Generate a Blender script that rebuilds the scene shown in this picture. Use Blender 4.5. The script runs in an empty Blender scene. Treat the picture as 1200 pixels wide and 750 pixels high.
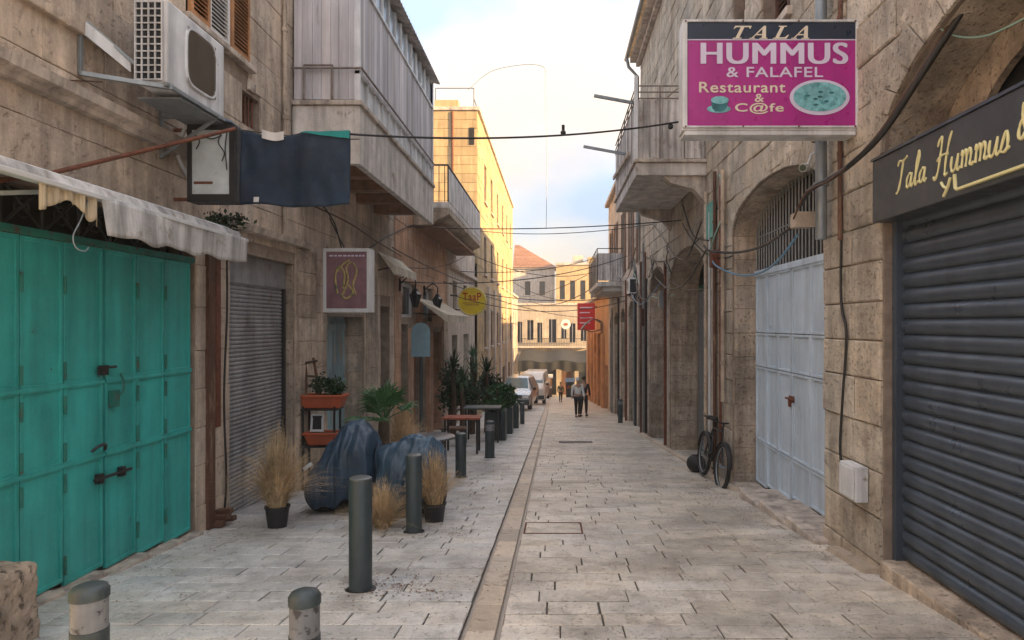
import bpy, bmesh, math, random
from mathutils import Vector, Matrix, noise
from mathutils.geometry import tessellate_polygon
random.seed(7)
R = random.random
U = random.uniform
rad = math.radians
S = bpy.context.scene
C = S.collection

# ------------------------------------------------------------------ camera, sky, sun, exposure
F = 780.0
VX, VY = 650.0, 380.0            # where the level street direction meets the picture
cam_d = bpy.data.cameras.new('camera')
cam_d.sensor_width = 36.0
cam_d.lens = F / 1200 * 36
cam_d.shift_x = -(VX - 600) / 1200
cam_d.shift_y = (VY - 375) / 1200
cam_d.clip_end = 600
cam = bpy.data.objects.new('camera', cam_d)
C.objects.link(cam)
cam.location = (0, 0, 0)
cam.rotation_euler = (rad(90), 0, 0)
S.camera = cam
SUN_EL, SUN_AZ = rad(15), rad(114)       # azimuth clockwise from +Y
W = bpy.data.worlds.new('World'); S.world = W; W.use_nodes = True
nt = W.node_tree; nt.nodes.clear()
def nn(t, kind, **kw):
    n = t.nodes.new(kind)
    for k, v in kw.items():
        if k.startswith('in_'):
            key = k[3:]
            n.inputs[int(key) if key.isdigit() else key].default_value = v
        else: setattr(n, k, v)
    return n
def world():
    L = nt.links.new
    sky = nn(nt, 'ShaderNodeTexSky', sky_type='NISHITA', sun_disc=False, sun_elevation=SUN_EL, sun_rotation=SUN_AZ,
             air_density=1.0, dust_density=4.5, ozone_density=1.2)
    tc = nn(nt, 'ShaderNodeTexCoord')
    mp = nn(nt, 'ShaderNodeMapping'); mp.inputs['Scale'].default_value = (1, 1, 1.9); mp.inputs['Location'].default_value = (0.15, 0.4, 0.05)
    L(tc.outputs['Generated'], mp.inputs[0])
    n1 = nn(nt, 'ShaderNodeTexNoise', in_Scale=2.1, in_Detail=9.0, in_Roughness=0.52)
    n1.inputs['Distortion'].default_value = 0.25
    L(mp.outputs[0], n1.inputs['Vector'])
    r1 = nn(nt, 'ShaderNodeValToRGB'); r1.color_ramp.elements[0].position = .22; r1.color_ramp.elements[1].position = .62
    r1.color_ramp.interpolation = 'EASE'
    L(n1.outputs[0], r1.inputs[0])
    n2 = nn(nt, 'ShaderNodeTexNoise', in_Scale=2.6, in_Detail=6.0)
    mp2 = nn(nt, 'ShaderNodeMapping'); mp2.inputs['Location'].default_value = SKY_OFF; mp2.inputs['Scale'].default_value = (1, 1, 1.6)
    L(tc.outputs['Generated'], mp2.inputs[0]); L(mp2.outputs[0], n2.inputs['Vector'])
    cc = nn(nt, 'ShaderNodeValToRGB')
    cc.color_ramp.elements[0].position = .42; cc.color_ramp.elements[0].color = (.54, .68, .90, 1)
    cc.color_ramp.elements[1].position = .62; cc.color_ramp.elements[1].color = (1.05, .87, .70, 1)
    L(n2.outputs[0], cc.inputs[0])
    sc = nn(nt, 'ShaderNodeVectorMath', operation='SCALE'); sc.inputs['Scale'].default_value = CLOUD
    # overcast gradient: clouds raised overhead, out of view, to light the street
    sep = nn(nt, 'ShaderNodeSeparateXYZ'); L(tc.outputs['Generated'], sep.inputs[0])
    zr = nn(nt, 'ShaderNodeMapRange'); zr.inputs[3].default_value = .36; zr.inputs[4].default_value = 1.0; L(sep.outputs['Z'], zr.inputs[0])
    s0 = nn(nt, 'ShaderNodeVectorMath', operation='SCALE'); L(cc.outputs[0], s0.inputs[0]); L(zr.outputs[0], s0.inputs['Scale'])
    L(s0.outputs[0], sc.inputs[0])
    m = nn(nt, 'ShaderNodeMix', data_type='RGBA')
    mf = nn(nt, 'ShaderNodeMath', operation='MULTIPLY_ADD'); mf.inputs[1].default_value = .10; mf.inputs[2].default_value = .86
    L(r1.outputs[0], mf.inputs[0]); L(mf.outputs[0], m.inputs[0])
    L(sky.outputs[0], m.inputs[6]); L(sc.outputs[0], m.inputs[7])
    bg = nn(nt, 'ShaderNodeBackground'); bg.inputs[1].default_value = SKY_STR
    out = nn(nt, 'ShaderNodeOutputWorld')
    L(m.outputs[2], bg.inputs[0]); L(bg.outputs[0], out.inputs[0])
SKY_OFF = (4.4, 4.9, 5.59)
SKY_STR = 0.15
CLOUD = 1.6
world()
sd = bpy.data.lights.new('sun', 'SUN'); sd.energy = 1.6; sd.angle = rad(.5); sd.color = (1.0, .66, .30)
so = bpy.data.objects.new('sun', sd); C.objects.link(so)
to_sun = Vector((math.sin(SUN_AZ) * math.cos(SUN_EL), math.cos(SUN_AZ) * math.cos(SUN_EL), math.sin(SUN_EL)))
so.rotation_euler = to_sun.to_track_quat('Z', 'Y').to_euler()
S.view_settings.view_transform = 'Standard'; S.view_settings.look = 'None'
S.view_settings.gamma = 1.0; S.view_settings.exposure = 3.2
S.cycles.max_bounces = 8; S.cycles.diffuse_bounces = 6

# ------------------------------------------------------------------ helpers
def G(y): return -1.6 - .086 * y                      # the street falls away from the camera
def P(px, py, Y): return Vector(((px - VX) * Y / F, Y, (VY - py) * Y / F))
def YL(px): return 3.75 * F / (VX - px)               # depth on the left building line
def YR(px): return 2.7 * F / (px - VX)                # depth on the right building line

def tag(o, label=None, cat=None, group=None, kind=None):
    if label: o['label'] = label
    if cat: o['category'] = cat
    if group: o['group'] = group
    if kind: o['kind'] = kind
    return o
def thing(name, loc, label, cat, group=None, rz=0):
    o = bpy.data.objects.new(name, None); C.objects.link(o)
    o.location = loc; o.rotation_euler = (0, 0, rz); o.empty_display_size = .1
    return tag(o, label, cat, group)
def dup(root, loc, rz=None, label=None, group=None):
    r = root.copy(); C.objects.link(r); r.location = loc
    if rz is not None: r.rotation_euler = (0, 0, rz)
    if label: r['label'] = label
    if group: r['group'] = group
    for ch in list(root.children):
        c = ch.copy(); C.objects.link(c); c.parent = r
        for g in list(ch.children):
            d = g.copy(); C.objects.link(d); d.parent = c
    return r
def origin(o):
    v = Vector((0, 0, 0))
    while o: v += o.location; o = o.parent
    return v

class MB:
    def __init__(s): s.v = []; s.f = []; s.t = []; s.tone = .5
    def add(s, vs, fs):
        b = len(s.v); s.v += [tuple(p) for p in vs]; s.f += [[i + b for i in f] for f in fs]; s.t += [s.tone] * len(vs); return s
    def box(s, x0, x1, y0, y1, z0, z1):
        s.add([(x0,y0,z0),(x1,y0,z0),(x1,y1,z0),(x0,y1,z0),(x0,y0,z1),(x1,y0,z1),(x1,y1,z1),(x0,y1,z1)],
              [(0,3,2,1),(4,5,6,7),(0,1,5,4),(1,2,6,5),(2,3,7,6),(3,0,4,7)]); return s
    def obox(s, c, ax, ay, az):      # oriented box: centre, half vectors
        c, ax, ay, az = Vector(c), Vector(ax), Vector(ay), Vector(az)
        vs = [c + sx*ax + sy*ay + sz*az for sz in (-1,1) for sx, sy in ((-1,-1),(1,-1),(1,1),(-1,1))]
        s.add(vs, [(0,3,2,1),(4,5,6,7),(0,1,5,4),(1,2,6,5),(2,3,7,6),(3,0,4,7)]); return s
    def bar(s, p, q, w, h=None):     # square bar between two points
        p, q = Vector(p), Vector(q); d = q - p; h = h or w
        up = Vector((0,0,1)) if abs(d.normalized().z) < .9 else Vector((0,1,0))
        a = d.cross(up).normalized(); b = a.cross(d).normalized()
        return s.obox((p+q)/2, d/2, a*w/2, b*h/2)
    def tube(s, pts, r, n=8, caps=True):
        pts = [Vector(p) for p in pts]; rs = r if isinstance(r, (list, tuple)) else [r]*len(pts)
        rings = []; prev = None
        for i, p in enumerate(pts):
            d = (pts[min(i+1, len(pts)-1)] - pts[max(i-1, 0)])
            d = d.normalized() if d.length > 1e-9 else Vector((0,0,1))
            if prev is None:
                up = Vector((0,0,1)) if abs(d.z) < .9 else Vector((1,0,0))
                a = d.cross(up).normalized()
            else: a = (prev - d*prev.dot(d)).normalized()
            prev = a; b = d.cross(a)
            rings.append([p + (a*math.cos(2*math.pi*k/n) + b*math.sin(2*math.pi*k/n))*rs[i] for k in range(n)])
        vs = [v for r_ in rings for v in r_]; fs = []
        for i in range(len(rings)-1):
            for k in range(n):
                fs.append((i*n+k, i*n+(k+1)%n, (i+1)*n+(k+1)%n, (i+1)*n+k))
        if caps: fs.append(tuple(range(n-1,-1,-1))); fs.append(tuple((len(rings)-1)*n+k for k in range(n)))
        return s.add(vs, fs)
    def lathe(s, prof, n=24, c=(0,0,0)):
        vs = []; fs = []
        for r, z in prof:
            for k in range(n): vs.append((c[0]+r*math.cos(2*math.pi*k/n), c[1]+r*math.sin(2*math.pi*k/n), c[2]+z))
        for i in range(len(prof)-1):
            for k in range(n): fs.append((i*n+k, i*n+(k+1)%n, (i+1)*n+(k+1)%n, (i+1)*n+k))
        fs.append(tuple(range(n-1,-1,-1))); fs.append(tuple((len(prof)-1)*n+k for k in range(n)))
        return s.add(vs, fs)
    def plate(s, loops, f, depth):   # loops in (u,v); f(u,v,d) -> point
        flat = [p for l in loops for p in l]
        tris = tessellate_polygon([[Vector((u, v, 0)) for u, v in l] for l in loops])
        n = len(flat)
        vs = [f(u, v, 0) for u, v in flat] + [f(u, v, depth) for u, v in flat]
        fs = [tuple(t) for t in tris] + [tuple(i+n for i in reversed(t)) for t in tris]
        b = 0
        for l in loops:
            m = len(l)
            for i in range(m): fs.append((b+i, b+(i+1)%m, b+(i+1)%m+n, b+i+n))
            b += m
        return s.add(vs, fs)
    def grid(s, f, nu, nv, closed=False):
        vs = [f(i/nu, j/nv) for j in range(nv+1) for i in range(nu+1)]
        fs = [(j*(nu+1)+i, j*(nu+1)+i+1, (j+1)*(nu+1)+i+1, (j+1)*(nu+1)+i) for j in range(nv) for i in range(nu)]
        return s.add(vs, fs)
    def mesh(s, name, m, off=None, smooth=None, fix=True):
        me = bpy.data.meshes.new(name)
        v = s.v if off is None else [(a[0]-off[0], a[1]-off[1], a[2]-off[2]) for a in s.v]
        me.from_pydata(v, [], s.f); me.update()
        at = me.attributes.new('tone', 'FLOAT', 'POINT'); at.data.foreach_set('value', s.t)
        if fix:
            b = bmesh.new(); b.from_mesh(me); bmesh.ops.recalc_face_normals(b, faces=b.faces); b.to_mesh(me); b.free()
        if smooth is not None:
            me.polygons.foreach_set('use_smooth', [True]*len(me.polygons)); me.set_sharp_from_angle(angle=rad(smooth))
        if m: me.materials.append(m)
        return me
    def build(s, name, m, parent=None, smooth=None, bevel=0, solid=0, fix=True, kind=None, world=True):
        off = origin(parent) if (parent and world) else None
        me = s.mesh(name, m, off, smooth, fix)
        o = bpy.data.objects.new(name, me); C.objects.link(o)
        if parent: o.parent = parent
        if solid:
            md = o.modifiers.new('solid', 'SOLIDIFY'); md.thickness = solid; md.offset = 0
        if bevel:
            md = o.modifiers.new('bevel', 'BEVEL'); md.width = bevel; md.segments = 2; md.limit_method = 'ANGLE'; md.angle_limit = rad(40)
        if kind: o['kind'] = kind
        return o
def bx(name, m, parent, x0, x1, y0, y1, z0, z1, **k): return MB().box(x0,x1,y0,y1,z0,z1).build(name, m, parent, **k)
def spline(pts, n=6):
    pts = [Vector(p) for p in pts]; out = []
    for i in range(len(pts)-1):
        p0 = pts[max(i-1,0)]; p1 = pts[i]; p2 = pts[i+1]; p3 = pts[min(i+2, len(pts)-1)]
        for k in range(n):
            t = k/n
            out.append(.5*((2*p1) + (p2-p0)*t + (2*p0-5*p1+4*p2-p3)*t*t + (3*p1-p0-3*p2+p3)*t*t*t))
    out.append(pts[-1]); return out
def sag(p, q, s, n=16):
    p, q = Vector(p), Vector(q)
    return [p.lerp(q, i/n) - Vector((0,0,s*4*(i/n)*(1-i/n))) for i in range(n+1)]

# ------------------------------------------------------------------ materials
def M(name, col, rough=.7, metal=0., var=.18, scale=4., bump=.15, bscale=40., col2=None, s2=3., t2=.6, w2=.06, streak=0., tone=0., spec=.5,
      pits=0., pitscale=25., stretch=(1,1,1), fine=.0, object_space=False, tint=None, coat=0., trans=0., stain=0.):
    m = bpy.data.materials.new(name); m.use_nodes = True
    t = m.node_tree; t.nodes.clear(); L = t.links.new
    out = nn(t, 'ShaderNodeOutputMaterial'); b = nn(t, 'ShaderNodeBsdfPrincipled')
    L(b.outputs[0], out.inputs[0])
    b.inputs['Roughness'].default_value = rough; b.inputs['Metallic'].default_value = metal
    b.inputs['Specular IOR Level'].default_value = spec
    if coat: b.inputs['Coat Weight'].default_value = coat
    if trans: b.inputs['Transmission Weight'].default_value = trans
    if object_space: pos = nn(t, 'ShaderNodeTexCoord').outputs['Object']
    else: pos = nn(t, 'ShaderNodeNewGeometry').outputs['Position']
    mp = nn(t, 'ShaderNodeMapping'); mp.inputs['Scale'].default_value = stretch; L(pos, mp.inputs[0]); pos = mp.outputs[0]
    def noi(s, d=5., r=.6, vec=None):
        n = nn(t, 'ShaderNodeTexNoise', in_Scale=s, in_Detail=d, in_Roughness=r); L(vec or pos, n.inputs['Vector']); return n.outputs[0]
    def mul(c, fac_socket, lo, hi, a=.3, z=.7):      # c * maprange(fac)
        r = nn(t, 'ShaderNodeMapRange'); r.inputs[1].default_value = a; r.inputs[2].default_value = z
        r.inputs[3].default_value = lo; r.inputs[4].default_value = hi; L(fac_socket, r.inputs[0])
        v = nn(t, 'ShaderNodeVectorMath', operation='SCALE'); L(c, v.inputs[0]); L(r.outputs[0], v.inputs['Scale']); return v.outputs[0]
    rgb = nn(t, 'ShaderNodeRGB'); rgb.outputs[0].default_value = (*col, 1); c = rgb.outputs[0]
    if tint:     # slow drift to a second tint
        mx = nn(t, 'ShaderNodeMix', data_type='RGBA'); mx.inputs[7].default_value = (*tint, 1)
        r = nn(t, 'ShaderNodeMapRange'); r.inputs[1].default_value = .35; r.inputs[2].default_value = .65
        L(noi(.9, 4), r.inputs[0]); L(r.outputs[0], mx.inputs[0]); L(c, mx.inputs[6]); c = mx.outputs[2]
    if var:
        c = mul(c, noi(scale), 1-var, 1+var); c = mul(c, noi(scale*.22, 3), 1-var*.8, 1+var*.8)
    if fine: c = mul(c, noi(scale*12, 4, .7), 1-fine, 1+fine)
    if tone:
        at = nn(t, 'ShaderNodeAttribute', attribute_name='tone')
        c = mul(c, at.outputs['Fac'], 1-tone, 1+tone, 0, 1)
        # hue drift between pieces
        mx = nn(t, 'ShaderNodeMix', data_type='RGBA', blend_type='MULTIPLY'); mx.inputs[7].default_value = (1.03, .98, .92, 1)
        fr = nn(t, 'ShaderNodeMath', operation='MULTIPLY'); fr.inputs[1].default_value = 7.31; L(at.outputs['Fac'], fr.inputs[0])
        f2 = nn(t, 'ShaderNodeMath', operation='FRACT'); L(fr.outputs[0], f2.inputs[0])
        L(f2.outputs[0], mx.inputs[0]); L(c, mx.inputs[6]); c = mx.outputs[2]
    if streak:
        ms = nn(t, 'ShaderNodeMapping'); ms.inputs['Scale'].default_value = (5, 5, .45); L(pos, ms.inputs[0])
        c = mul(c, noi(1., 6, .65, ms.outputs[0]), 1-streak, 1+streak*.25, .38, .58)
    h = noi(bscale, 6, .65)
    if pits:
        pv = noi(pitscale, 3, .5)
        r = nn(t, 'ShaderNodeMapRange'); r.inputs[1].default_value = .28; r.inputs[2].default_value = .42; L(pv, r.inputs[0])
        c = mul(c, pv, 1-pits, 1.0, .28, .42)
        hh = nn(t, 'ShaderNodeMath', operation='ADD'); L(h, hh.inputs[0]); L(r.outputs[0], hh.inputs[1]); h = hh.outputs[0]
    if col2:
        r = nn(t, 'ShaderNodeMapRange'); r.inputs[1].default_value = t2-w2; r.inputs[2].default_value = t2+w2
        L(noi(s2, 7, .68), r.inputs[0])
        mx = nn(t, 'ShaderNodeMix', data_type='RGBA'); mx.inputs[7].default_value = (*col2, 1)
        L(r.outputs[0], mx.inputs[0]); L(c, mx.inputs[6]); c = mx.outputs[2]
        hh = nn(t, 'ShaderNodeMath', operation='SUBTRACT'); L(h, hh.inputs[0]); L(r.outputs[0], hh.inputs[1]); h = hh.outputs[0]
    if stain:     # soot and dirt patches of irregular outline
        ms = nn(t, 'ShaderNodeMapping'); ms.inputs['Location'].default_value = (3.3, 7.1, 1.9); L(pos, ms.inputs[0])
        c = mul(c, noi(.75, 8, .72, ms.outputs[0]), 1-stain, 1.04, .40, .53)
    L(c, b.inputs['Base Color'])
    rr = nn(t, 'ShaderNodeMapRange'); rr.inputs[1].default_value = .3; rr.inputs[2].default_value = .7
    rr.inputs[3].default_value = max(rough-.12, .02); rr.inputs[4].default_value = min(rough+.12, 1); L(noi(scale*2.3), rr.inputs[0]); L(rr.outputs[0], b.inputs['Roughness'])
    if bump:
        bm = nn(t, 'ShaderNodeBump'); bm.inputs['Strength'].default_value = 1.0; bm.inputs['Distance'].default_value = bump*.03
        L(h, bm.inputs['Height']); L(bm.outputs[0], b.inputs['Normal'])
    return m
m_wallL = M('buff_render_stone', (.58,.475,.38), .85, var=.16, scale=3, bump=.25, bscale=22, col2=(.34,.26,.20), s2=2.2, t2=.64, w2=.07, streak=.3, tone=.06, pits=.22, pitscale=14, tint=(.50,.425,.36), fine=.12, stain=.25)
m_wallR = M('hammered_limestone', (.54,.49,.415), .88, var=.16, scale=5, bump=.5, bscale=34, col2=(.33,.27,.22), s2=2.8, t2=.62, w2=.09, streak=.25, tone=.10, pits=.25, pitscale=32, tint=(.50,.425,.34), fine=.15, stain=.32)
m_mortar = M('old_mortar', (.27,.21,.165), .95, var=.25, scale=8, bump=.4, bscale=50)
m_pinkstone = M('pinkish_stone', (.48,.40,.325), .85, var=.2, scale=5, bump=.4, bscale=30, streak=.35, stain=.35, tone=.14, pits=.4, pitscale=25, fine=.15)
m_trim = M('worn_limestone_trim', (.50,.43,.37), .8, var=.22, scale=6, bump=.4, bscale=30, streak=.35, col2=(.24,.20,.18), s2=4, t2=.62)
m_slabstone = M('balcony_concrete', (.58,.54,.50), .85, var=.18, scale=4, bump=.3, bscale=30, streak=.3, col2=(.27,.21,.17), s2=2.6, t2=.66, w2=.04)
m_soffit = M('soffit_concrete', (.44,.40,.36), .9, var=.15, scale=3, bump=.2)
m_beam = M('rusty_beam', (.23,.13,.08), .85, var=.3, scale=6, bump=.3)
m_plasterB = M('warm_plaster', (.50,.31,.21), .88, var=.2, scale=3, bump=.3, streak=.25, col2=(.55,.45,.36), s2=1.4, t2=.62, tone=.12)
m_paleB = M('pale_plaster', (.55,.49,.44), .88, var=.15, scale=3, bump=.3, streak=.3, tone=.08)
m_yellow = M('golden_limestone', (.42,.315,.18), .85, var=.14, scale=2, bump=.3, streak=.18, tone=.12)
m_farstone = M('far_limestone', (.36,.32,.28), .85, var=.18, scale=1.2, bump=.3, bscale=10, streak=.2, tone=.12)
m_sunglow = M('plaster_painted_sun_glow', (.55,.30,.15), .8, var=.2, scale=2.2, bump=.2, streak=.25, tone=.12)  # orange sunlight on the far shop row, painted into the plaster colour
m_teal = M('teal_enamel', (.035,.37,.345), .42, var=.14, scale=2.5, bump=.10, bscale=30, streak=.22, col2=(.05,.13,.10), s2=8, t2=.69, w2=.025, fine=.05)
m_teald = M('grimy_teal', (.012,.15,.12), .6, var=.25, scale=7, bump=.15, col2=(.10,.05,.03), s2=12, t2=.60)
m_bluedoor = M('pale_blue_paint', (.55,.65,.75), .5, var=.08, scale=2.5, bump=.10, bscale=30, streak=.16, col2=(.34,.32,.30), s2=7, t2=.68, w2=.02)
m_oldblue = M('weathered_blue_wood', (.25,.36,.40), .75, var=.3, scale=6, bump=.3, stretch=(1,1,.25), col2=(.35,.28,.22), s2=5, t2=.60)
m_shutR = M('slate_shutter_paint', (.056,.074,.10), .36, var=.05, scale=1.5, bump=0, streak=.22, fine=.0)
m_shutL = M('galvanised_slat', (.30,.30,.31), .5, metal=.2, var=.22, scale=5, bump=.1, streak=.25, col2=(.17,.10,.06), s2=3, t2=.66)
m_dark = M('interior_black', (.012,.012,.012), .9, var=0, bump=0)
m_iron = M('black_iron', (.03,.03,.032), .5, metal=.4, var=.2, bump=.1)
m_grey = M('grey_galvanised', (.26,.29,.31), .45, metal=.5, var=.15, scale=6, bump=.05, streak=.15)
m_rust = M('rusty_steel', (.14,.045,.022), .8, var=.35, scale=12, bump=.3)
m_white = M('white_plastic', (.62,.63,.64), .45, var=.06, bump=.04, streak=.12)
m_rail = M('grey_brown_rail', (.20,.16,.14), .7, var=.3, scale=10, bump=.1)
m_whited = M('dirty_white_paint', (.64,.65,.67), .5, var=.12, scale=4, bump=.08, streak=.3, col2=(.25,.22,.2), s2=8, t2=.68, w2=.04)
m_boards = M('weathered_grey_boards', (.54,.53,.57), .75, var=.2, scale=4, bump=.2, stretch=(1,1,.2), streak=.35, tone=.14, col2=(.22,.15,.12), s2=5, t2=.70)
m_sheet = M('weathered_sheet_metal', (.56,.54,.54), .6, metal=.0, var=.2, scale=3, bump=.1, streak=.5, col2=(.22,.17,.15), s2=4, t2=.66, w2=.08, tone=.1)
m_pane = M('window_glass', (.26,.31,.36), .12, var=.1, bump=.02)
m_glassd = M('dark_glass', (.02,.025,.03), .1, var=.1, bump=.01)
m_woodbrown = M('rusty_brown_wood', (.10,.045,.028), .75, var=.35, scale=5, bump=.3, stretch=(1,1,.3), col2=(.25,.16,.10), s2=6, t2=.6)
m_louvre = M('orange_varnished_wood', (.36,.17,.07), .6, var=.3, scale=6, bump=.15)
m_redwood = M('red_brown_door', (.33,.085,.04), .6, var=.25, scale=4, bump=.15)
m_cable = M('black_cable', (.018,.017,.017), .5, var=.1, bump=.02)
m_cableb = M('brown_cable', (.10,.05,.03), .6, var=.1, bump=.02)
m_cableblue = M('blue_hose', (.10,.24,.38), .5, var=.1, bump=.02)
m_cablegreen = M('pale_green_cable', (.26,.42,.36), .5, var=.1, bump=.02)
m_boll = M('bollard_dark_paint', (.042,.058,.064), .45, metal=.2, var=.15, scale=6, bump=.12, bscale=60, streak=.15, col2=(.14,.14,.14), s2=16, t2=.70, w2=.02)
m_bollcap = M('bollard_cap', (.13,.145,.15), .4, metal=.4, var=.2, scale=9, bump=.08)
m_reflect = M('worn_reflective_band', (.20,.21,.225), .5, var=.18, scale=9, bump=.05, col2=(.05,.05,.055), s2=22, t2=.60, w2=.02, streak=.3)
m_pot = M('black_plastic_pot', (.018,.018,.02), .5, var=.2, bump=.05)
m_terra = M('terracotta_plastic', (.42,.09,.035), .6, var=.15, bump=.08)
m_tarp = M('navy_tarpaulin', (.026,.058,.10), .38, var=.22, scale=5, bump=.35, bscale=14, streak=.12)
m_tarp2 = M('faded_blue_tarpaulin', (.038,.078,.125), .4, var=.25, scale=5, bump=.35, bscale=14)
m_cloth = M('dark_navy_cloth', (.004,.018,.042), .75, var=.25, scale=4, bump=.1, bscale=60)
m_tealcloth = M('teal_cloth', (.01,.22,.22), .8, var=.15, bump=.1)
m_rubber = M('rubber', (.012,.012,.012), .7, var=.2, bump=.05)
m_drygrass = M('dry_grass', (.52,.375,.22), .8, var=.4, scale=14, bump=0)
m_leaf = M('green_leaf', (.030,.095,.028), .55, var=.4, scale=9, bump=0)
m_leafd = M('dark_leaf', (.018,.05,.02), .6, var=.5, scale=5, bump=0)
m_flower = M('crimson_flower', (.35,.02,.05), .6, var=.3, bump=0)
m_bark = M('bark', (.09,.06,.04), .9, var=.3, scale=20, bump=.5)
m_paveR = M('worn_limestone_setts', (.60,.55,.475), .36, var=.13, scale=5, bump=.22, bscale=26, col2=(.34,.30,.26), s2=3.5, t2=.63, w2=.10, tone=.10, pits=.25, pitscale=30, tint=(.60,.57,.53), fine=.14, spec=.5, stain=.30)
m_paveL = M('cool_pale_setts', (.60,.605,.605), .36, var=.13, scale=5, bump=.22, bscale=26, col2=(.34,.33,.31), s2=3.2, t2=.63, w2=.10, tone=.10, pits=.22, pitscale=30, tint=(.57,.56,.545), fine=.14, stain=.28)
m_channel = M('sandy_channel_stone', (.54,.465,.385), .5, var=.2, scale=6, bump=.25, col2=(.20,.15,.11), s2=6, t2=.62, tone=.18, fine=.15)
m_grout = M('dirty_grout', (.11,.095,.08), .9, var=.25, scale=5, bump=.3)
m_asphalt = M('far_street_stone', (.40,.34,.285), .45, var=.15, scale=2, bump=.2)
m_leafdry = M('dry_leaf', (.17,.09,.05), .8, var=.4, scale=12, bump=0)
m_skin = M('skin', (.42,.24,.17), .6, var=.05, bump=0)
m_hair = M('dark_hair', (.02,.015,.012), .6, var=.1, bump=0)
# ------------------------------------------------------------------ ground and paving
def ground():
    mb = MB(); ys = [-40, -15, -4, 0, 4, 10, 20, 40, 60, 85, 140, 300, 560]
    def gg(y): return G(min(max(y, -15), 85)) - .03
    for i in range(len(ys)-1):
        a, b = ys[i], ys[i+1]
        mb.add([(-280,a,gg(a)),(280,a,gg(a)),(280,b,gg(b)),(-280,b,gg(b))], [(0,1,2,3)])
    tag(mb.build('ground', m_asphalt), kind='structure')
ground()
def stone(mb, f, u0, u1, v0, v1, h, ch, rough=.0):   # slab with chamfered edge; f(u,v,w)
    j = lambda: U(-rough, rough)
    o = [(u0,v0),(u1,v0),(u1,v1),(u0,v1)]
    i = [(u0+ch+j(),v0+ch+j()),(u1-ch+j(),v0+ch+j()),(u1-ch+j(),v1-ch+j()),(u0+ch+j(),v1-ch+j())]
    t = [h+U(-.3,.3)*ch for _ in range(4)]
    vs = [f(u,v,-.004) for u,v in o] + [f(u,v,max(h-ch*.8,.001)) for u,v in o] + [f(i[k][0],i[k][1],t[k]) for k in range(4)]
    vs.append(f((u0+u1)/2, (v0+v1)/2, h+U(-.1,.35)*ch))
    fs = []
    for k in range(4):
        k2 = (k+1)%4
        fs += [(k,k2,k2+4,k+4),(k+4,k2+4,k2+8,k+8),(k+8,k2+8,12)]
    mb.tone = R(); mb.add(vs, fs)
def paving(name, m, x0, x1, ystart, yend, rowd, lmin, lmax, nobj, edge_f=None):
    base = MB()
    y = -6.0
    base.add([(x0,-6,G(-6)-.012),(x1,-6,G(-6)-.012),(x1,85,G(85)-.012),(x0,85,G(85)-.012)], [(0,1,2,3)])
    root = base.build(name, m_grout); tag(root, kind='structure')
    far = MB(); cnt = 0
    y = -1.0
    while y < yend:
        d = rowd*U(.86, 1.16); x = x0 - U(0, lmin)
        while x < x1 - .02:
            l = U(lmin, lmax); a = max(x, x0); b = min(x+l, x1)
            if x1 - b < .14: b = x1
            if b - a > .05:
                tilt = U(-.002,.002); lift = U(-.0025,.003)
                f = lambda u, v, w: (u, v, G(v) + w + (lift + tilt*(u-a)/.4 if w > 0 else 0))
                g = .0045 if R() < .8 else .008
                mb = MB() if (y > 3.75 and cnt < nobj) else far
                stone(mb, f, a+g, b-g, y+g, y+d-g, .008, .005, .0025)
                if mb is not far:
                    mb.build('paving_stone', m, root, fix=False); cnt += 1
            x = b if b < x1 else x1 + 1
        y += d
    # beyond the rows that can be told apart: one sheet of the same stone
    far.tone = .5
    far.add([(x0,yend,G(yend)+.006),(x1,yend,G(yend)+.006),(x1,86,G(86)+.006),(x0,86,G(86)+.006)], [(0,1,2,3)])
    far.build('far_paving_stones', m, root, fix=False, kind='stuff')
    return root
CH0, CH1 = -.575, -.365
paving('street', m_paveR, CH1+.02, 3.9, 3.9, 34, .235, .34, .78, 298)
paving('pavement', m_paveL, -4.4, CH0-.02, 3.9, 34, .22, .32, .72, 298)
def channel():
    mb = MB(); mb.add([(CH0-.02,-6,G(-6)-.035),(CH1+.02,-6,G(-6)-.035),(CH1+.02,86,G(86)-.035),(CH0-.02,86,G(86)-.035)],[(0,1,2,3)])
    root = mb.build('drain_channel', m_dark); tag(root, kind='structure')
    y = -1; far = MB(); n = 0
    while y < 60:
        l = U(.32,.55); tgt = MB() if (3.7 < y < 30) else far
        f = lambda u, v, w: (u, v, G(v)+w-.006)
        stone(tgt, f, CH0+.012, CH1-.012, y+.004, y+l-.004, .008, .005, .002)
        if tgt is not far: tgt.build('channel_stone', m_channel, root, fix=False)
        y += l
    far.build('far_channel_stones', m_channel, root, fix=False, kind='stuff')
channel()

# ------------------------------------------------------------------ facades
def arch_loop(y0, y1, z0, zs, rise, n=18):
    c, a = (y0+y1)/2, (y1-y0)/2
    return [(y0,z0),(y1,z0)] + [(c+a*math.cos(math.pi*k/n), zs+rise*math.sin(math.pi*k/n)) for k in range(n+1)]
def op_loop(o):
    if 'rise' in o: return arch_loop(o['y0'], o['y1'], o['z0'], o['zs'], o['rise'])
    return [(o['y0'],o['z0']),(o['y1'],o['z0']),(o['y1'],o['z1']),(o['y0'],o['z1'])]
def fx(x, n):           # (u=y, v=z, w=outwards) -> point on a street facade; n=+1 faces +X
    return lambda u, v, w: (x + n*w, u, v)
def wall(root, x, n, y0, y1, z0, z1, ops, m, thick=.45, name='wall'):
    mb = MB(); mb.plate([[(y0,z0),(y1,z0),(y1,z1),(y0,z1)]] + [op_loop(o) for o in ops], fx(x, n), -thick)
    return mb.build(name, m, root)
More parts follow.
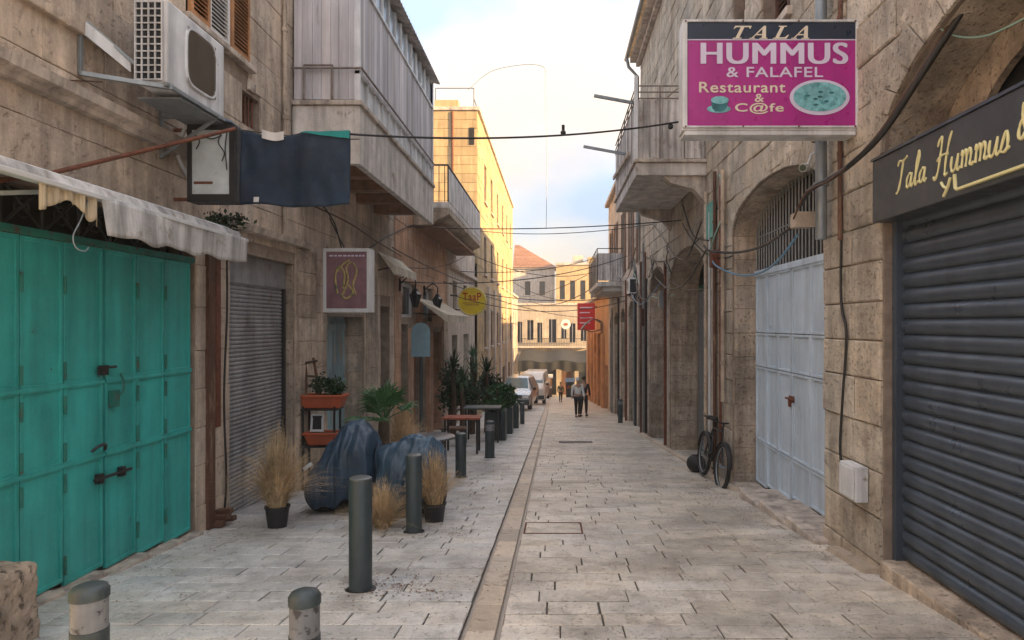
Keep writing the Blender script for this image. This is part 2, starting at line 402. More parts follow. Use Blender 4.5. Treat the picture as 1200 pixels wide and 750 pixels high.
def courses(root, x, n, y0, y1, z1, ch, lmin, lmax, ops, m, proud=.012, gap=.004, cham=.006, rough=.003, z0=None, lim=300, far_name='far_wall_stones'):
    lst = []
    zlow = z0 if z0 is not None else G(y1) - .1
    z = z1; f = fx(x, n)
    while z > zlow:
        h = ch*U(.9,1.12); a = max(z-h, zlow); b = z
        blocked = []
        for o in ops:
            if 'rise' in o:
                if b <= o['z0'] or a >= o['zs'] + o['rise']: continue
                c, hw = (o['y0']+o['y1'])/2, (o['y1']-o['y0'])/2
                if a > o['zs']: hw *= math.sqrt(max(0, 1-((a-o['zs'])/o['rise'])**2))
                pad = o.get('pad', .02)
                blocked.append((c-hw-pad, c+hw+pad))
            else:
                if b <= o['z0']+.01 or a >= o['z1']-.01: continue
                blocked.append((o['y0']-.01, o['y1']+.01))
        blocked.sort(); segs = []; cur = y0
        for p, q in blocked:
            if p > cur: segs.append((cur, min(p, y1)))
            cur = max(cur, q)
        if cur < y1: segs.append((cur, y1))
        for p, q in segs:
            y = p
            while y < q - .02:
                l = U(lmin, lmax); e = min(y+l, q)
                if q - e < lmin*.5: e = q
                if e - y > .03 and b > G(y):
                    lst.append((y, e, a, b))
                y = e
        z -= h
    def key(s):
        ym = (s[0]+s[1])/2; zm = (s[2]+s[3])/2
        if ym < 1: return 1e9
        px = VX + x*F/ym; py = VY - zm*F/ym
        if px < -20 or px > 1220 or py < -20 or py > 770: return 1e9
        return ym
    lst.sort(key=key); far = MB(); k = 0
    for s in lst:
        near = key(s) < 1e8 and k < lim
        mb = MB() if near else far
        stone(mb, f, s[0]+gap, s[1]-gap, s[2]+gap, s[3]-gap, proud*U(.6,1.3), cham, rough)
        if near: mb.build('stone', m, root, fix=False); k += 1
    if far.v: far.build(far_name, m, root, fix=False, kind='stuff')
def voussoirs(root, x, n, o, w, m, proud=.02, num=None, soff=0):
    c, a = (o['y0']+o['y1'])/2, (o['y1']-o['y0'])/2
    num = num or max(7, int(math.pi*a/.33)) | 1
    f = fx(x, n)
    for k in range(num):
        t0, t1 = math.pi*(k+.02)/num, math.pi*(k+.98)/num
        inn = [(c+(a+.002)*math.cos(t), o['zs']+(o['rise']+.002)*math.sin(t)) for t in (t0,(t0+t1)/2,t1)]
        ww = w*U(.9,1.1)
        out = [(c+(a+ww)*math.cos(t), o['zs']+(o['rise']+ww)*math.sin(t)) for t in (t1,(t0+t1)/2,t0)]
        mb = MB(); mb.tone = R(); pr = proud*U(.8,1.2)
        mb.plate([inn+out], lambda u,v,w_: f(u,v,pr-w_*1.0), pr+.01)
        mb.build('voussoir', m, root, bevel=.006)

def jambs(root, x, n, o, depth, m, ch=.34, both=True):   # blocks lining the reveal of an opening
    for side, yy in ((1, o['y0']), (-1, o['y1'])):
        z = o.get('zs', o.get('z1')) - .01
        while z > G(yy) - .05:
            h = ch*U(.9,1.1); mb = MB(); mb.tone = R()
            f = lambda u, v, w: (x - n*u, yy + side*w, v)
            stone(mb, f, .02, depth, z-h+.004, z-.004, .012, .006, .002)
            mb.build('jamb_stone', m, root, fix=False)
            z -= h
def roller(root, x, n, y0, y1, z0, z1, pitch, m, bulge, individually=True, name='roller_shutter'):
    seg = []
    for k in range(7):
        t = k/6; seg.append((bulge*math.sin(math.pi*min(1,t*1.02))**.6 if k < 6 else -.012, t*pitch*.985))
    def slat(mb, z):
        vs = []; 
        for w, v in seg: vs += [(x+n*w, y0, z+v), (x+n*w, y1, z+v)]
        mb.add(vs, [(2*i, 2*i+1, 2*i+3, 2*i+2) for i in range(len(seg)-1)])
    body = bx(name, m, root, min(x-n*.01, x-n*.03), max(x-n*.01, x-n*.03), y0, y1, z0, z1)
    z = z0
    if individually:
        proto = None
        while z < z1:
            if proto is None:
                mb = MB(); slat(mb, z); proto = mb.build('slat', m, body, smooth=50); zb = z
            else:
                o = proto.copy(); C.objects.link(o); o.location = proto.location + Vector((U(-.003,.003),0,z-zb)); o.rotation_euler = (U(-.0008,.0008),0,0)
            z += pitch
    else:
        mb = MB()
        while z < z1: slat(mb, z); z += pitch
        mb.build('slats', m, body, smooth=50, kind='stuff')
    return body

XL, XR = -3.75, 2.7
# ============================================================ left near building
bl = thing('stone_shop_building', (XL, 8, G(8)), 'buff stone building on the left with teal doors and a boarded overhanging balcony', 'building')
opT = dict(y0=3.05, y1=6.92, z0=-3, z1=1.02)
opS = dict(y0=7.66, y1=9.58, z0=-4, z1=.86)
opD = dict(y0=10.95, y1=13.05, z0=-4, z1=.14)
opE = dict(y0=14.3, y1=15.1, z0=-4, z1=.40)
opW = dict(y0=6.75, y1=8.12, z0=3.15, z1=4.6)
opV = dict(y0=7.98, y1=8.45, z0=2.42, z1=2.82)
opsL = [opT, opS, opD, opE, opW, opV]
mb = MB(); mb.plate([[(.6,-4.2),(15.5,-4.2),(15.5,6.0),(9.2,6.0),(9.2,4.9),(.6,4.9)]] + [op_loop(o) for o in opsL], fx(XL,1), -.5); mb.build('wall', m_mortar, bl)  # unseen near stretch cut low and short to let more light in
opSkyL = dict(y0=-9, y1=9.2, z0=4.9, z1=9)
courses(bl, XL, 1, .6, 15.5, 6.0, .43, .55, 1.15, opsL+[opSkyL], m_wallL, proud=.015, gap=.0036, cham=.005, rough=.0025)
MB().plate([[(XL-9,-4.2),(XL-.46,-4.2),(XL-.46,6.0),(XL-9,6.0)]], lambda u,v,w:(u,15.48-w,v), .3).build('end_wall', m_wallL, bl)
MB().plate([[(XL-9,-4.2),(XL-.46,-4.2),(XL-.46,4.9),(XL-9,4.9)]], lambda u,v,w:(u,.62+w,v), .3).build('end_wall', m_wallL, bl)
bx('flat_roof', m_mortar, bl, XL-9, XL+.06, 9.1, 15.6, 6.0, 6.15)
bx('flat_roof', m_mortar, bl, XL-9, XL+.06, .6, 9.19, 4.9, 5.0)
# cornice band in lengths, and the proud upper ledge
y = .62
while y < 7.45:
    l = U(.8,1.25); e = min(y+l, 7.5)
    mb = MB(); mb.tone = R()
    pr = [(0,1.66),(.06,1.67),(.07,1.71),(.13,1.74),(.14,1.81),(.02,1.86),(0,1.86)]
    mb.plate([[(XL+.012+a, b+U(-.004,.004)) for a, b in pr]], lambda u,v,w:(u,y+.003+w,v), e-y-.006)
    mb.build('cornice_stone', m_trim, bl); y = e
y = .62
while y < 6.7:
    l = U(.7,1.2); e = min(y+l, 6.72)
    mb = MB(); mb.tone = R(); stone(mb, fx(XL+.01,1), y+.003, e-.003, 2.27, 2.62, .055, .008, .003); mb.build('ledge_stone', m_wallL, bl, fix=False); y = e
for (a, b, z) in ((7.25, 10.0, 1.17),):
    mb = MB(); mb.plate([[(XL,z-.06),(XL+.10,z-.05),(XL+.13,z+.03),(XL+.01,z+.07)]], lambda u,v,w:(u,a+w,v), b-a); mb.build('stone_string_course', m_trim, bl)
# teal folding shop doors
ZT = .63
def teal_leaf(ya, yb, x, rails, parent, splits):
    leaf = thing_part('shop_door', parent, (x, ya, 0))
    n = len(splits)-1
    for i in range(n):
        a, b = splits[i]+.006, splits[i+1]-.006
        for (z0, z1) in rails:
            zz0 = z0 if z0 > -2 else G((a+b)/2)+.05
            mb = MB()
            f = fx(x, 1)
            mb.plate([[(a,zz0),(b,zz0),(b,z1),(a,z1)],[(a+.03,zz0+.035),(b-.03,zz0+.035),(b-.03,z1-.035),(a+.03,z1-.035)]], lambda u,v,w: f(u,v,.03-w), .03)
            # slightly dished sheet
            mb.grid(lambda s,t: f(a+.02+(b-a-.04)*s, zz0+.02+(z1-zz0-.04)*t, .016+.006*math.sin(math.pi*s)*math.sin(math.pi*t)+.002*noise.noise((a*9+s*2,t*3,z0*5))), 5, 6)
            o = mb.build('panel', m_teal, leaf, bevel=.003)
    # hinges and rails as folded strips
    for s_ in splits[1:-1]:
        for z in (.30, -.36, -.62, -.98, -1.22, -1.85):
            if z > G(s_)+.1: MB().tube([(x+.04, s_, z-.07), (x+.04, s_, z+.07)], .012, 8).build('hinge', m_teald, leaf)
    for z0, z1 in rails[:-1]:
        MB().box(x+.028, x+.042, splits[0], splits[-1], z0-.018, z0+.012).build('rail', m_teal, leaf)
    return leaf
def thing_part(name, parent, loc):
    o = bpy.data.objects.new(name, None); C.objects.link(o); o.empty_display_size = .05
    o.parent = parent; o.location = Vector(loc) - origin(parent); return o
rails = [(-.47, ZT), (-1.08, -.47), (-9, -1.08)]
l1 = teal_leaf(3.1, 5.56, XL-.04, rails, bl, [3.10, 3.46, 3.86, 4.27, 4.68, 5.10, 5.55])
l2 = teal_leaf(5.57, 6.9, XL-.04, rails, bl, [5.57, 5.99, 6.42, 6.88])
mb = MB()   # bolts, hasp and padlock at the meeting edge
mb.tube([(XL+.02,5.40,-1.27),(XL+.02,5.86,-1.27)], .014, 8); mb.box(XL-.01,XL+.03,5.44,5.50,-1.31,-1.23); mb.box(XL-.01,XL+.03,5.72,5.78,-1.31,-1.23)
mb.tube(spline([(XL+.02,5.36,-1.03),(XL+.05,5.40,-.99),(XL+.05,5.48,-.99),(XL+.02,5.52,-1.04)]), .012, 8)
mb.build('sliding_bolt', m_iron, l1, smooth=40)
mb = MB(); mb.box(XL-.0,XL+.035,5.60,5.69,-.70,-.56); mb.tube(spline([(XL+.03,5.70,-.42),(XL+.05,5.71,-.48),(XL+.05,5.71,-.56),(XL+.03,5.70,-.60)]), .009, 8)
mb.build('hasp', m_teald, l2, smooth=40)
mb = MB(); mb.box(XL-.0,XL+.04,5.46,5.54,-.42,-.34); mb.tube([(XL+.02,5.44,-.36),(XL+.02,5.66,-.36)], .012, 8); mb.build('latch', m_iron, l1, smooth=40)
MB().box(XL-.02,XL+.012,3.05,6.92,ZT+.004,ZT+.06).build('door_head', m_teald, bl)
mb = MB()   # transom lattice in front of black
mb.box(XL-.28,XL-.26,3.05,6.92,ZT+.05,1.02)
mb.build('transom_void', m_dark, bl)
tr = MB()
y = 3.1
while y < 6.8:
    for a, b in (((y,ZT+.06),(y+.38,1.02)),((y+.38,ZT+.06),(y,1.02))):
        tr.tube([(XL-.1,a[0],a[1]),(XL-.1,b[0],b[1])], .012, 6)
    tr.tube([(XL-.1,y,ZT+.05),(XL-.1,y,1.02)], .014, 6)
    tr.tube(spline([(XL-.1,y+.19+.07*math.cos(t),.84+.07*math.sin(t)) for t in [k*math.pi/4 for k in range(9)]],2), .008, 6)
    y += .38
tr.build('transom_grille', m_iron, bl)
mb = MB(); mb.box(XL-.30,XL-.29,3.0,6.95,-3,ZT); mb.build('door_void', m_dark, bl)
# sill stones below the teal doors
y = 3.0
while y < 6.9:
    e = min(y+U(.3,.6), 6.95); mb = MB(); mb.tone = R(); mb.box(XL-.05,XL+.10+U(-.02,.02),y+.004,e-.004,G(y)-.1,G((y+e)/2)+.035+U(-.01,.01)); mb.build('sill_stone', m_trim, bl, bevel=.01); y = e
# posts between teal shop and roller shutter
bx('timber_post', m_woodbrown, bl, XL-.02, XL+.05, 7.12, 7.26, G(7.2)-.1, 1.05)
bx('rusty_post', m_rust, bl, XL-.02, XL+.03, 7.32, 7.42, G(7.4)+1.1, .9)
mb = MB(); mb.tube(spline([(XL+.05,7.5,1.1),(XL+.05,7.52,.2),(XL+.045,7.46,-.8),(XL+.05,7.5,-1.7),(XL+.04,7.48,-2.1)]), .012, 8); mb.build('conduit', m_iron, bl, smooth=60)
mb = MB()
for k in range(5):
    mb.obox((XL+.07+U(-.03,.06),7.25+k*.06,G(7.3)+.06+.05*(k%3)), (.07+U(0,.03),U(-.02,.02),U(-.01,.02)), (U(-.02,.02),.04,0), (0,U(-.01,.01),.03))
mb.build('rubble_block', m_woodbrown, bl, bevel=.01)
# left roller shutter
roller(bl, XL-.16, 1, 7.67, 9.57, G(8.6)-.25, .50, .052, m_shutL, .014, individually=False)
bx('shutter_housing', m_shutL, bl, XL-.30, XL-.12, 7.66, 9.58, .50, .862, bevel=.01)
bx('shutter_guide', m_iron, bl, XL-.17, XL-.115, 9.50, 9.575, -3, .5)
bx('shutter_guide', m_iron, bl, XL-.17, XL-.115, 7.665, 7.74, -3, .5)
# pinkish stone pier
def pier(root, x, n, y0, y1, ztop, m, proud=.05, ch=.36, name='pier_stone'):
    z = ztop
    while z > G(y0):
        h = ch*U(.92,1.08); mb = MB(); stone(mb, fx(x,n), y0+.003, y1-.003, z-h+.003, z-.003, proud, .008, .003); mb.build(name, m, root, fix=False); z -= h
pier(bl, XL, 1, 9.62, 10.36, 1.1, m_pinkstone)
pier(bl, XL, 1, 13.15, 13.95, 1.3, m_pinkstone)
# recessed old blue door with jambs
jambs(bl, XL, 1, opD, .38, m_pinkstone)
jambs(bl, XL, 1, opS, .14, m_pinkstone)
dd = bx('wooden_door', m_oldblue, bl, XL-.42, XL-.38, 10.96, 13.04, -3.2, .14)
for k in range(9): bx('door_board', m_oldblue, dd, XL-.385, XL-.36-.004*(k%2), 11.0+k*.228, 11.215+k*.228, G(12)+.05, .09, bevel=.004)
for zz in (-.05, -1.1, -2.1): bx('door_rail', m_oldblue, dd, XL-.36, XL-.33, 11.0, 13.0, zz-.06, zz+.06, bevel=.004)
bx('doorway_void', m_dark, bl, XL-.5, XL-.46, 14.3, 15.1, -3.5, .4)
# window above with louvred shutters
wn = bx('window', m_glassd, bl, XL-.2, XL-.17, 6.75, 8.12, 3.15, 4.6)
def louvre(ya, yb, m, x, open_=0):
    fr = MB(); f = fx(x,1)
    fr.plate([[(ya,3.17),(yb,3.17),(yb,4.58),(ya,4.58)],[(ya+.05,3.22),(yb-.05,3.22),(yb-.05,4.53),(ya+.05,4.53)]], lambda u,v,w:f(u,v,.03-w), .04)
    z = 3.24
    while z < 4.5:
        fr.obox((x+.01,(ya+yb)/2,z), (.022,0,-.014), (0,(yb-ya)/2-.05,0), (.003,0,.005)); z += .045
    fr.build('louvred_shutter', m, wn)
louvre(6.78, 7.16, m_louvre, XL+.02); louvre(7.17, 7.63, m_white, XL-.0); louvre(7.64, 8.09, m_louvre, XL+.02)
bx('window_sill', m_trim, bl, XL-.1, XL+.09, 6.68, 8.2, 3.08, 3.15, bevel=.01)
bx('vent_void', m_dark, bl, XL-.3, XL-.25, 7.98, 8.45, 2.42, 2.82)
mb = MB()
for k in range(4): mb.tube([(XL-.05,8.05+k*.1,2.42),(XL-.05,8.05+k*.1,2.82)], .012, 6)
mb.build('vent_bars', m_rust, bl)
bx('vent_stone', m_trim, bl, XL+.0, XL+.03, 8.1, 8.3, 2.86, 3.0, bevel=.01)
mb = MB(); mb.tube([(XL+.06,9.1,-.2+1.4),(XL+.06,9.1,4.85)], .03, 10)
for z in (1.6,2.8,4.0): mb.tube([(XL+.06,9.1,z),(XL+.06,9.1,z+.05)], .042, 10)
mb.build('drainpipe', m_pinkstone, bl, smooth=40)
bx('back_wall', m_wallL, bl, XL-9.2, XL-9, .6, 15.5, -4.2, 6.0)
# ---- boarded balcony
bal = thing_part('balcony', bl, (XL, 12, 2.3))
BX0, BX1, BY0, BY1 = XL+.03, -2.76, 9.43, 15.15
bx('balcony_slab', m_soffit, bal, BX0, BX1-.04, BY0+.04, BY1-.04, 2.47, 2.6)
mb = MB(); mb.plate([[(BX0,2.27),(BX1,2.27),(BX1,3.10),(BX0,3.10)]], lambda u,v,w:(u,BY0+w,v), .1); mb.build('end_parapet', m_slabstone, bal, bevel=.008)
mb = MB(); mb.plate([[(BY0+.102,2.27),(BY1,2.27),(BY1,3.10),(BY0+.102,3.10)]], lambda u,v,w:(BX1-w,u,v), .1); mb.build('front_parapet', m_slabstone, bal, bevel=.008)
for yy in (10.3, 11.35, 12.5, 13.7): bx('soffit_beam', m_beam, bal, BX0, BX1-.11, yy, yy+.22, 2.29, 2.468)
bx('balcony_coping', m_trim, bal, BX0, BX1+.04, BY0-.04, BY1+.02, 3.102, 3.17, bevel=.01)
bx('inner_lining', m_boards, bal, BX0+.02, BX1-.11, BY0+.12, BY1-.1, 3.18, 5.4)
x = BX0+.01; k = 0
while x < BX1-.03:
    e = min(x+U(.11,.15), BX1-.02); mb = MB(); mb.tone = R(); mb.box(x+.003,e-.003,BY0+.03+U(0,.008),BY0+.055,3.2,5.48); mb.build('board', m_boards, bal); x = e
y = BY0+.04
while y < BY1-.05:
    e = min(y+U(.14,.19), BY1-.02); mb = MB(); mb.tone = R(); mb.box(BX1-.065,BX1-.035+U(0,.008),y+.003,e-.003,3.58,4.92); mb.build('board', m_boards, bal); y = e
fr = MB(); y = BY0+.02; np_ = 13; st = (BY1-BY0-.06)/np_
for k in range(np_+1):
    yy = BY0+.03+k*st
    fr.box(BX1-.07,BX1-.01,yy-.018,yy+.018,3.17,3.58); fr.box(BX1-.07,BX1-.012,yy-.02,yy+.02,4.92,5.45)
for k in range(np_):
    yy = BY0+.03+k*st
    bx('lower_pane', m_whited, bal, BX1-.06,BX1-.045,yy+.02,yy+st-.02,3.2,3.55)
    bx('upper_pane', m_pane, bal, BX1-.06,BX1-.045,yy+.022,yy+st-.022,4.96,5.42)
fr.box(BX1-.075,BX1-.0,BY0,BY1,3.55,3.60); fr.box(BX1-.075,BX1-.002,BY0,BY1,4.90,4.95)
fr.box(BX1-.08,BX1+.002,BY0,BY0+.05,3.17,5.5); fr.box(BX1-.08,BX1+.002,BY1-.05,BY1,3.17,5.5)
fr.build('window_frame', m_whited, bal, bevel=.003)
rl = MB(); rl.tube([(BX0,BY0-.03,3.62),(BX1+.02,BY0-.03,3.62)], .016, 8); rl.tube([(BX1+.03,BY0-.03,3.62),(BX1+.03,BY1,3.62)], .016, 8)
for xx in (BX0+.18, BX0+.22+.36): rl.tube([(xx,BY0-.03,3.18),(xx,BY0-.03,3.66)], .016, 8)
rl.tube([(BX0+.18,BY0-.03,3.66),(BX0+.58,BY0-.03,3.66)], .016, 8)
rl.build('hand_rail', m_rail, bal, smooth=40)
mb = MB()
for k in range(40):
    y0_ = BY0-.12 + k*(BY1-BY0+.24)/40; y1_ = y0_ + (BY1-BY0+.24)/40
    mb.add([(BX0,y0_,5.75),(BX1+.13,y0_,5.50),(BX1+.13,(y0_+y1_)/2,5.53),(BX0,(y0_+y1_)/2,5.78),(BX1+.13,y1_,5.50),(BX0,y1_,5.75)], [(0,1,2,3),(3,2,4,5)])
mb.build('corrugated_roof', m_sheet, bal, solid=.01, fix=False)

# ============================================================ left second building (low, terrace with balcony)
b2 = thing('low_terrace_building', (XL, 20, G(20)), 'low warm plastered building with a railed balcony, beyond the boarded balcony', 'building')
opA = dict(y0=16.2, y1=17.0, z0=-5, z1=-.0); opB = dict(y0=17.7, y1=19.35, z0=-5, z1=-.15)
wA = dict(y0=16.3, y1=17.9, z0=.18, z1=1.05); wB = dict(y0=18.9, y1=20.3, z0=.18, z1=1.05)
opC = dict(y0=20.2, y1=22.0, z0=-5, z1=-.25)
ops2 = [opA, opB, opC, wA, wB]
wall(b2, XL, 1, 15.52, 23.0, -4.6, 3.2, ops2, m_mortar)
courses(b2, XL, 1, 15.52, 23.0, 3.2, .36, .5, .9, ops2, m_plasterB, proud=.02, gap=.004, lim=150)
MB().plate([[(XL-9,-4.6),(XL-.46,-4.6),(XL-.46,3.2),(XL-9,3.2)]], lambda u,v,w:(u,30.8-w,v), .3).build('end_wall', m_paleB, b2)
bx('flat_roof', m_soffit, b2, XL-9, XL, 15.7, 30.9, 3.2, 3.32)
jambs(b2, XL, 1, opB, .3, m_pinkstone); jambs(b2, XL, 1, opC, .3, m_plasterB)
bx('wooden_door', m_redwood, b2, XL-.34, XL-.3, 17.7, 19.35, -4.2, -.15)
bx('wooden_door', m_woodbrown, b2, XL-.34, XL-.3, 20.2, 22.0, -4.2, -.25)
bx('doorway_void', m_dark, b2, XL-.4, XL-.36, 16.2, 17.0, -4.2, 0)
pier(b2, XL, 1, 19.5, 20.1, .1, m_plasterB, .09); pier(b2, XL, 1, 22.1, 22.9, .1, m_pinkstone, .07)
for w in (wA, wB):
    wd = bx('window', m_glassd, b2, XL-.2, XL-.17, w['y0'], w['y1'], w['z0'], w['z1'])
    mb = MB(); f = fx(XL-.16,1)
    mb.plate([[(w['y0'],w['z0']),(w['y1'],w['z0']),(w['y1'],w['z1']),(w['y0'],w['z1'])],[(w['y0']+.08,w['z0']+.08),(w['y1']-.08,w['z0']+.08),(w['y1']-.08,w['z1']-.08),(w['y0']+.08,w['z1']-.08)]], f, .06); mb.build('window_frame', m_white, wd)
wall(b2, XL+.05, 1, 23.0, 30.8, -4.6, 3.2, [dict(y0=24,y1=25.3,z0=-5,z1=-.4), dict(y0=24.2,y1=25.2,z0=.4,z1=1.6), dict(y0=27,y1=28,z0=.4,z1=1.6), dict(y0=27,y1=28.6,z0=-5,z1=-.4)], m_paleB, name='pale_wall')
for a,b,c,d in ((24,25.3,-4.2,-.4),(24.2,25.2,.4,1.6),(27,28,.4,1.6),(27,28.6,-4.4,-.4)): bx('window_pane', m_glassd, b2, XL-.2, XL-.17, a, b, c, d)
bx('cornice', m_paleB, b2, XL+.055, XL+.18, 23.0, 30.8, 2.0, 2.14)
ba = thing_part('balcony', b2, (XL, 20, 2.6))
bx('balcony_slab', m_slabstone, ba, XL+.03, -2.78, 17.5, 25.0, 3.06, 3.22, bevel=.01)
mb = MB(); mb.plate([[(XL+.03,2.62),(-3.3,2.62),(-2.78,2.9),(-2.78,3.05),(XL+.03,3.05)]], lambda u,v,w:(u,17.5+w,v), 7.5); mb.build('balcony_base', m_pinkstone, ba, bevel=.01)
bx('soffit_board', m_beam, ba, XL+.1, -2.95, 17.7, 24.8, 2.55, 2.62)
rl = MB()
rl.tube([(XL+.03,17.55,4.2),(-2.82,17.55,4.2),(-2.82,24.95,4.2)], .025, 8)
k = 17.55
while k < 24.95: rl.tube([(-2.82,k,3.2),(-2.82,k,4.2)], .012, 6); k += .16
k = XL+.1
while k < -2.85: rl.tube([(k,17.55,3.2),(k,17.55,4.2)], .012, 6); k += .15
rl.build('railing', m_iron, ba)
bx('screen_panel', m_sheet, ba, -2.80, -2.785, 17.6, 24.9, 3.25, 4.1)

# ============================================================ golden tall building beyond
b3 = thing('golden_building', (-4, 44, G(44)), 'tall golden limestone building catching the low sun, left of the sky gap', 'building')
XC = -3.62
ops3 = []
for y in (34, 37.5, 41.5, 45.5, 49.5, 53.5):
    for z in (6.3, 2.6, -1.2):
        ops3.append(dict(y0=y, y1=y+1.1, z0=z, z1=z+1.9))
for y in (33, 39.5, 46, 51.5): ops3.append(dict(y0=y, y1=y+2.2, z0=-7, z1=-3.0))
wall(b3, XC, 1, 31, 57, -7.2, 9.95, ops3, m_mortar)
courses(b3, XC, 1, 31, 57, 9.95, .42, .6, 1.2, ops3, m_yellow, proud=.025, gap=.006, lim=120, z0=-6.6)
for o in ops3:
    w = bx('window', m_glassd, b3, XC-.3, XC-.27, o['y0'], o['y1'], o['z0'], o['z1'])
    if o['z0'] > -5:
        bx('window_frame', m_woodbrown, w, XC-.26, XC-.2, (o['y0']+o['y1'])/2-.04, (o['y0']+o['y1'])/2+.04, o['z0'], o['z1'])
        bx('window_sill', m_trim, b3, XC-.1, XC+.12, o['y0']-.1, o['y1']+.1, o['z0']-.12, o['z0']-.002)
gw = MB(); gw.plate([[(-12,-7),(XC-.002,-7),(XC-.002,9.95),(-12,9.95)]], lambda u,v,w:(u,31+w,v), .4)
gw.build('end_wall', m_yellow, b3)
mb = MB(); z = 9.95
f = lambda u,v,w:(u,31-w,v)
while z > 3.0:
    x = -8.6
    while x < XC-.05:
        l = U(.5,1.0); e = min(x+l, XC-.002)
        stone(mb, f, x+.006, e-.006, z-.414, z-.006, .02, .008, .003)
        x = e
    z -= .42
mb.build('end_wall_stones', m_yellow, b3, fix=False, kind='stuff')
bx('narrow_window', m_dark, b3, -3.98, -3.74, 30.955, 30.99, 8.35, 9.15)
bx('parapet_coping', m_trim, b3, -12, XC+.14, 30.9, 57.1, 9.95, 10.12, bevel=.02)
bx('parapet', m_yellow, b3, -5.6, -4.5, 31.0, 31.5, 10.12, 10.45)
bx('flat_roof', m_soffit, b3, -12, XC-.46, 31.4, 57, 9.7, 9.8)
mb = MB(); mb.tube([(-4.75,30.93,9.9),(-4.75,30.93,3.4)], .05, 8); mb.build('drainpipe', m_rust, b3)
mb = MB()
for p, q in (((-5.6,31.3,10.4),(-5.6,31.3,11.1)),((-3.8,31.3,10.1),(-3.8,31.3,11.1)),((-5.6,31.3,11.1),(-3.8,31.3,11.1)),((-3.8,31.3,10.6),(-3.8,33,10.6))): mb.tube([p,q], .02, 6)
mb.build('roof_railing', m_iron, b3)
mb = MB(); mb.plate([[(-12,-7),(XC-.002,-7),(XC-.002,9.95),(-12,9.95)]], lambda u,v,w:(u,57-w,v), .3); mb.build('end_wall', m_yellow, b3)
# pilasters / lower shop front of the golden building
for y in (35.4, 38.9, 43, 48.6, 54.5): bx('pilaster', m_paleB, b3, XC+.03, XC+.16, y, y+.5, -6.5, 2.0, bevel=.01)
# buildings further on the left
b4 = thing('stepped_far_building', (-4.6, 66, G(66)), 'narrow sandy stone building behind the far end of the golden building', 'building')
wall(b4, -4.35, 1, 57.2, 78, -8.8, 3.2, [dict(y0=y,y1=y+1.1,z0=z,z1=z+1.9) for y in (59,62.5,66,70,74) for z in (-4.4,-.6)], m_farstone)
for y in (59,62.5,66,70,74):
    for z in (-4.4,-.6): bx('window', m_glassd, b4, -4.7,-4.66, y, y+1.1, z, z+1.9)
MB().plate([[(-12,-9),(-4.352,-9),(-4.352,3.2),(-12,3.2)]], lambda u,v,w:(u,57.2+w,v), .3).build('end_wall', m_farstone, b4)
bx('cornice', m_trim, b4, -4.34,-4.2, 57.2, 78, 3.0, 3.2)

# ============================================================ right near building
br = thing('arched_stone_building', (XR, 8, G(8)), 'hammered limestone building on the right with arched shop openings, pipes and a sheet metal balcony', 'building')
oR = dict(y0=1.55, y1=5.45, z0=-3, zs=1.40, rise=.86)
oB = dict(y0=6.65, y1=10.08, z0=-4, zs=1.34, rise=.52)
oC2 = dict(y0=11.9, y1=15.55, z0=-5, zs=.95, rise=.62)
oD2 = dict(y0=16.1, y1=18.8, z0=-5, zs=.9, rise=.6)
oH1 = dict(y0=7.6, y1=8.6, z0=3.6, z1=5.6); oH2 = dict(y0=9.4,y1=10.0,z0=3.7,z1=5.5)
oH3 = dict(y0=12.6, y1=13.9, z0=2.9, z1=5.2)
oH4 = dict(y0=17.2, y1=18.3, z0=3.2, z1=5.2)
opsR = [oR, oB, oC2, oD2, oH1, oH2, oH3, oH4]
mb = MB(); mb.plate([[(.6,-4.5),(20.8,-4.5),(20.8,8.3),(4.6,8.3),(4.6,5.4),(.6,5.4)]] + [op_loop(o) for o in opsR], fx(XR,-1), -.7); mb.build('wall', m_mortar, br)  # roofline steps down out of view, and ends early, to admit light
opSky = dict(y0=-9, y1=4.6, z0=5.4, z1=9)
courses(br, XR, -1, .6, 20.8, 8.3, .345, .34, .75, opsR+[opSky], m_wallR, proud=.026, gap=.0055, cham=.012, rough=.006, lim=300)
MB().plate([[(XR+.7,-4.5),(XR+10,-4.5),(XR+10,8.3),(XR+.7,8.3)]], lambda u,v,w:(u,20.78-w,v), .3).build('end_wall', m_wallR, br)
MB().plate([[(XR+.7,-4.5),(XR+10,-4.5),(XR+10,5.4),(XR+.7,5.4)]], lambda u,v,w:(u,.62+w,v), .3).build('end_wall', m_wallR, br)
voussoirs(br, XR, -1, oR, .34, m_wallR, .024); voussoirs(br, XR, -1, oB, .30, m_wallR, .026)
voussoirs(br, XR, -1, oC2, .30, m_wallR, .026); voussoirs(br, XR, -1, oD2, .30, m_wallR, .026)
jambs(br, XR, -1, oB, .36, m_pinkstone, .36); jambs(br, XR, -1, oC2, .66, m_pinkstone, .36); jambs(br, XR, -1, oD2, .5, m_pinkstone, .36)
def soffit(root, x, n, o, d0, d1, m):
    mb = MB(); lp = arch_loop(o['y0'], o['y1'], o['z0'], o['zs'], o['rise'])[2:]
    vs = []
    for u, v in lp: vs += [(x-n*d0,u,v-.004),(x-n*d1,u,v-.004)]
    mb.add(vs, [(2*i,2*i+1,2*i+3,2*i+2) for i in range(len(lp)-1)])
    mb.build('arch_soffit', m, root, smooth=30)
soffit(br, XR, -1, oB, .03, .40, m_pinkstone); soffit(br, XR, -1, oR, .03, .62, m_wallR); soffit(br, XR, -1, oC2, .03, .68, m_pinkstone)
# sunken head wall of the shutter arch with its dark lunette
f = fx(XR+.46, -1)
mb = MB(); mb.plate([arch_loop(1.56,5.44,.8,1.40,.85),arch_loop(2.0,4.98,.95,1.42,.62)], f, -.06); mb.build('lunette_wall', m_pinkstone, br)
bx('lunette_void', m_dark, br, XR+.58, XR+.6, 1.6, 5.4, .8, 2.3)
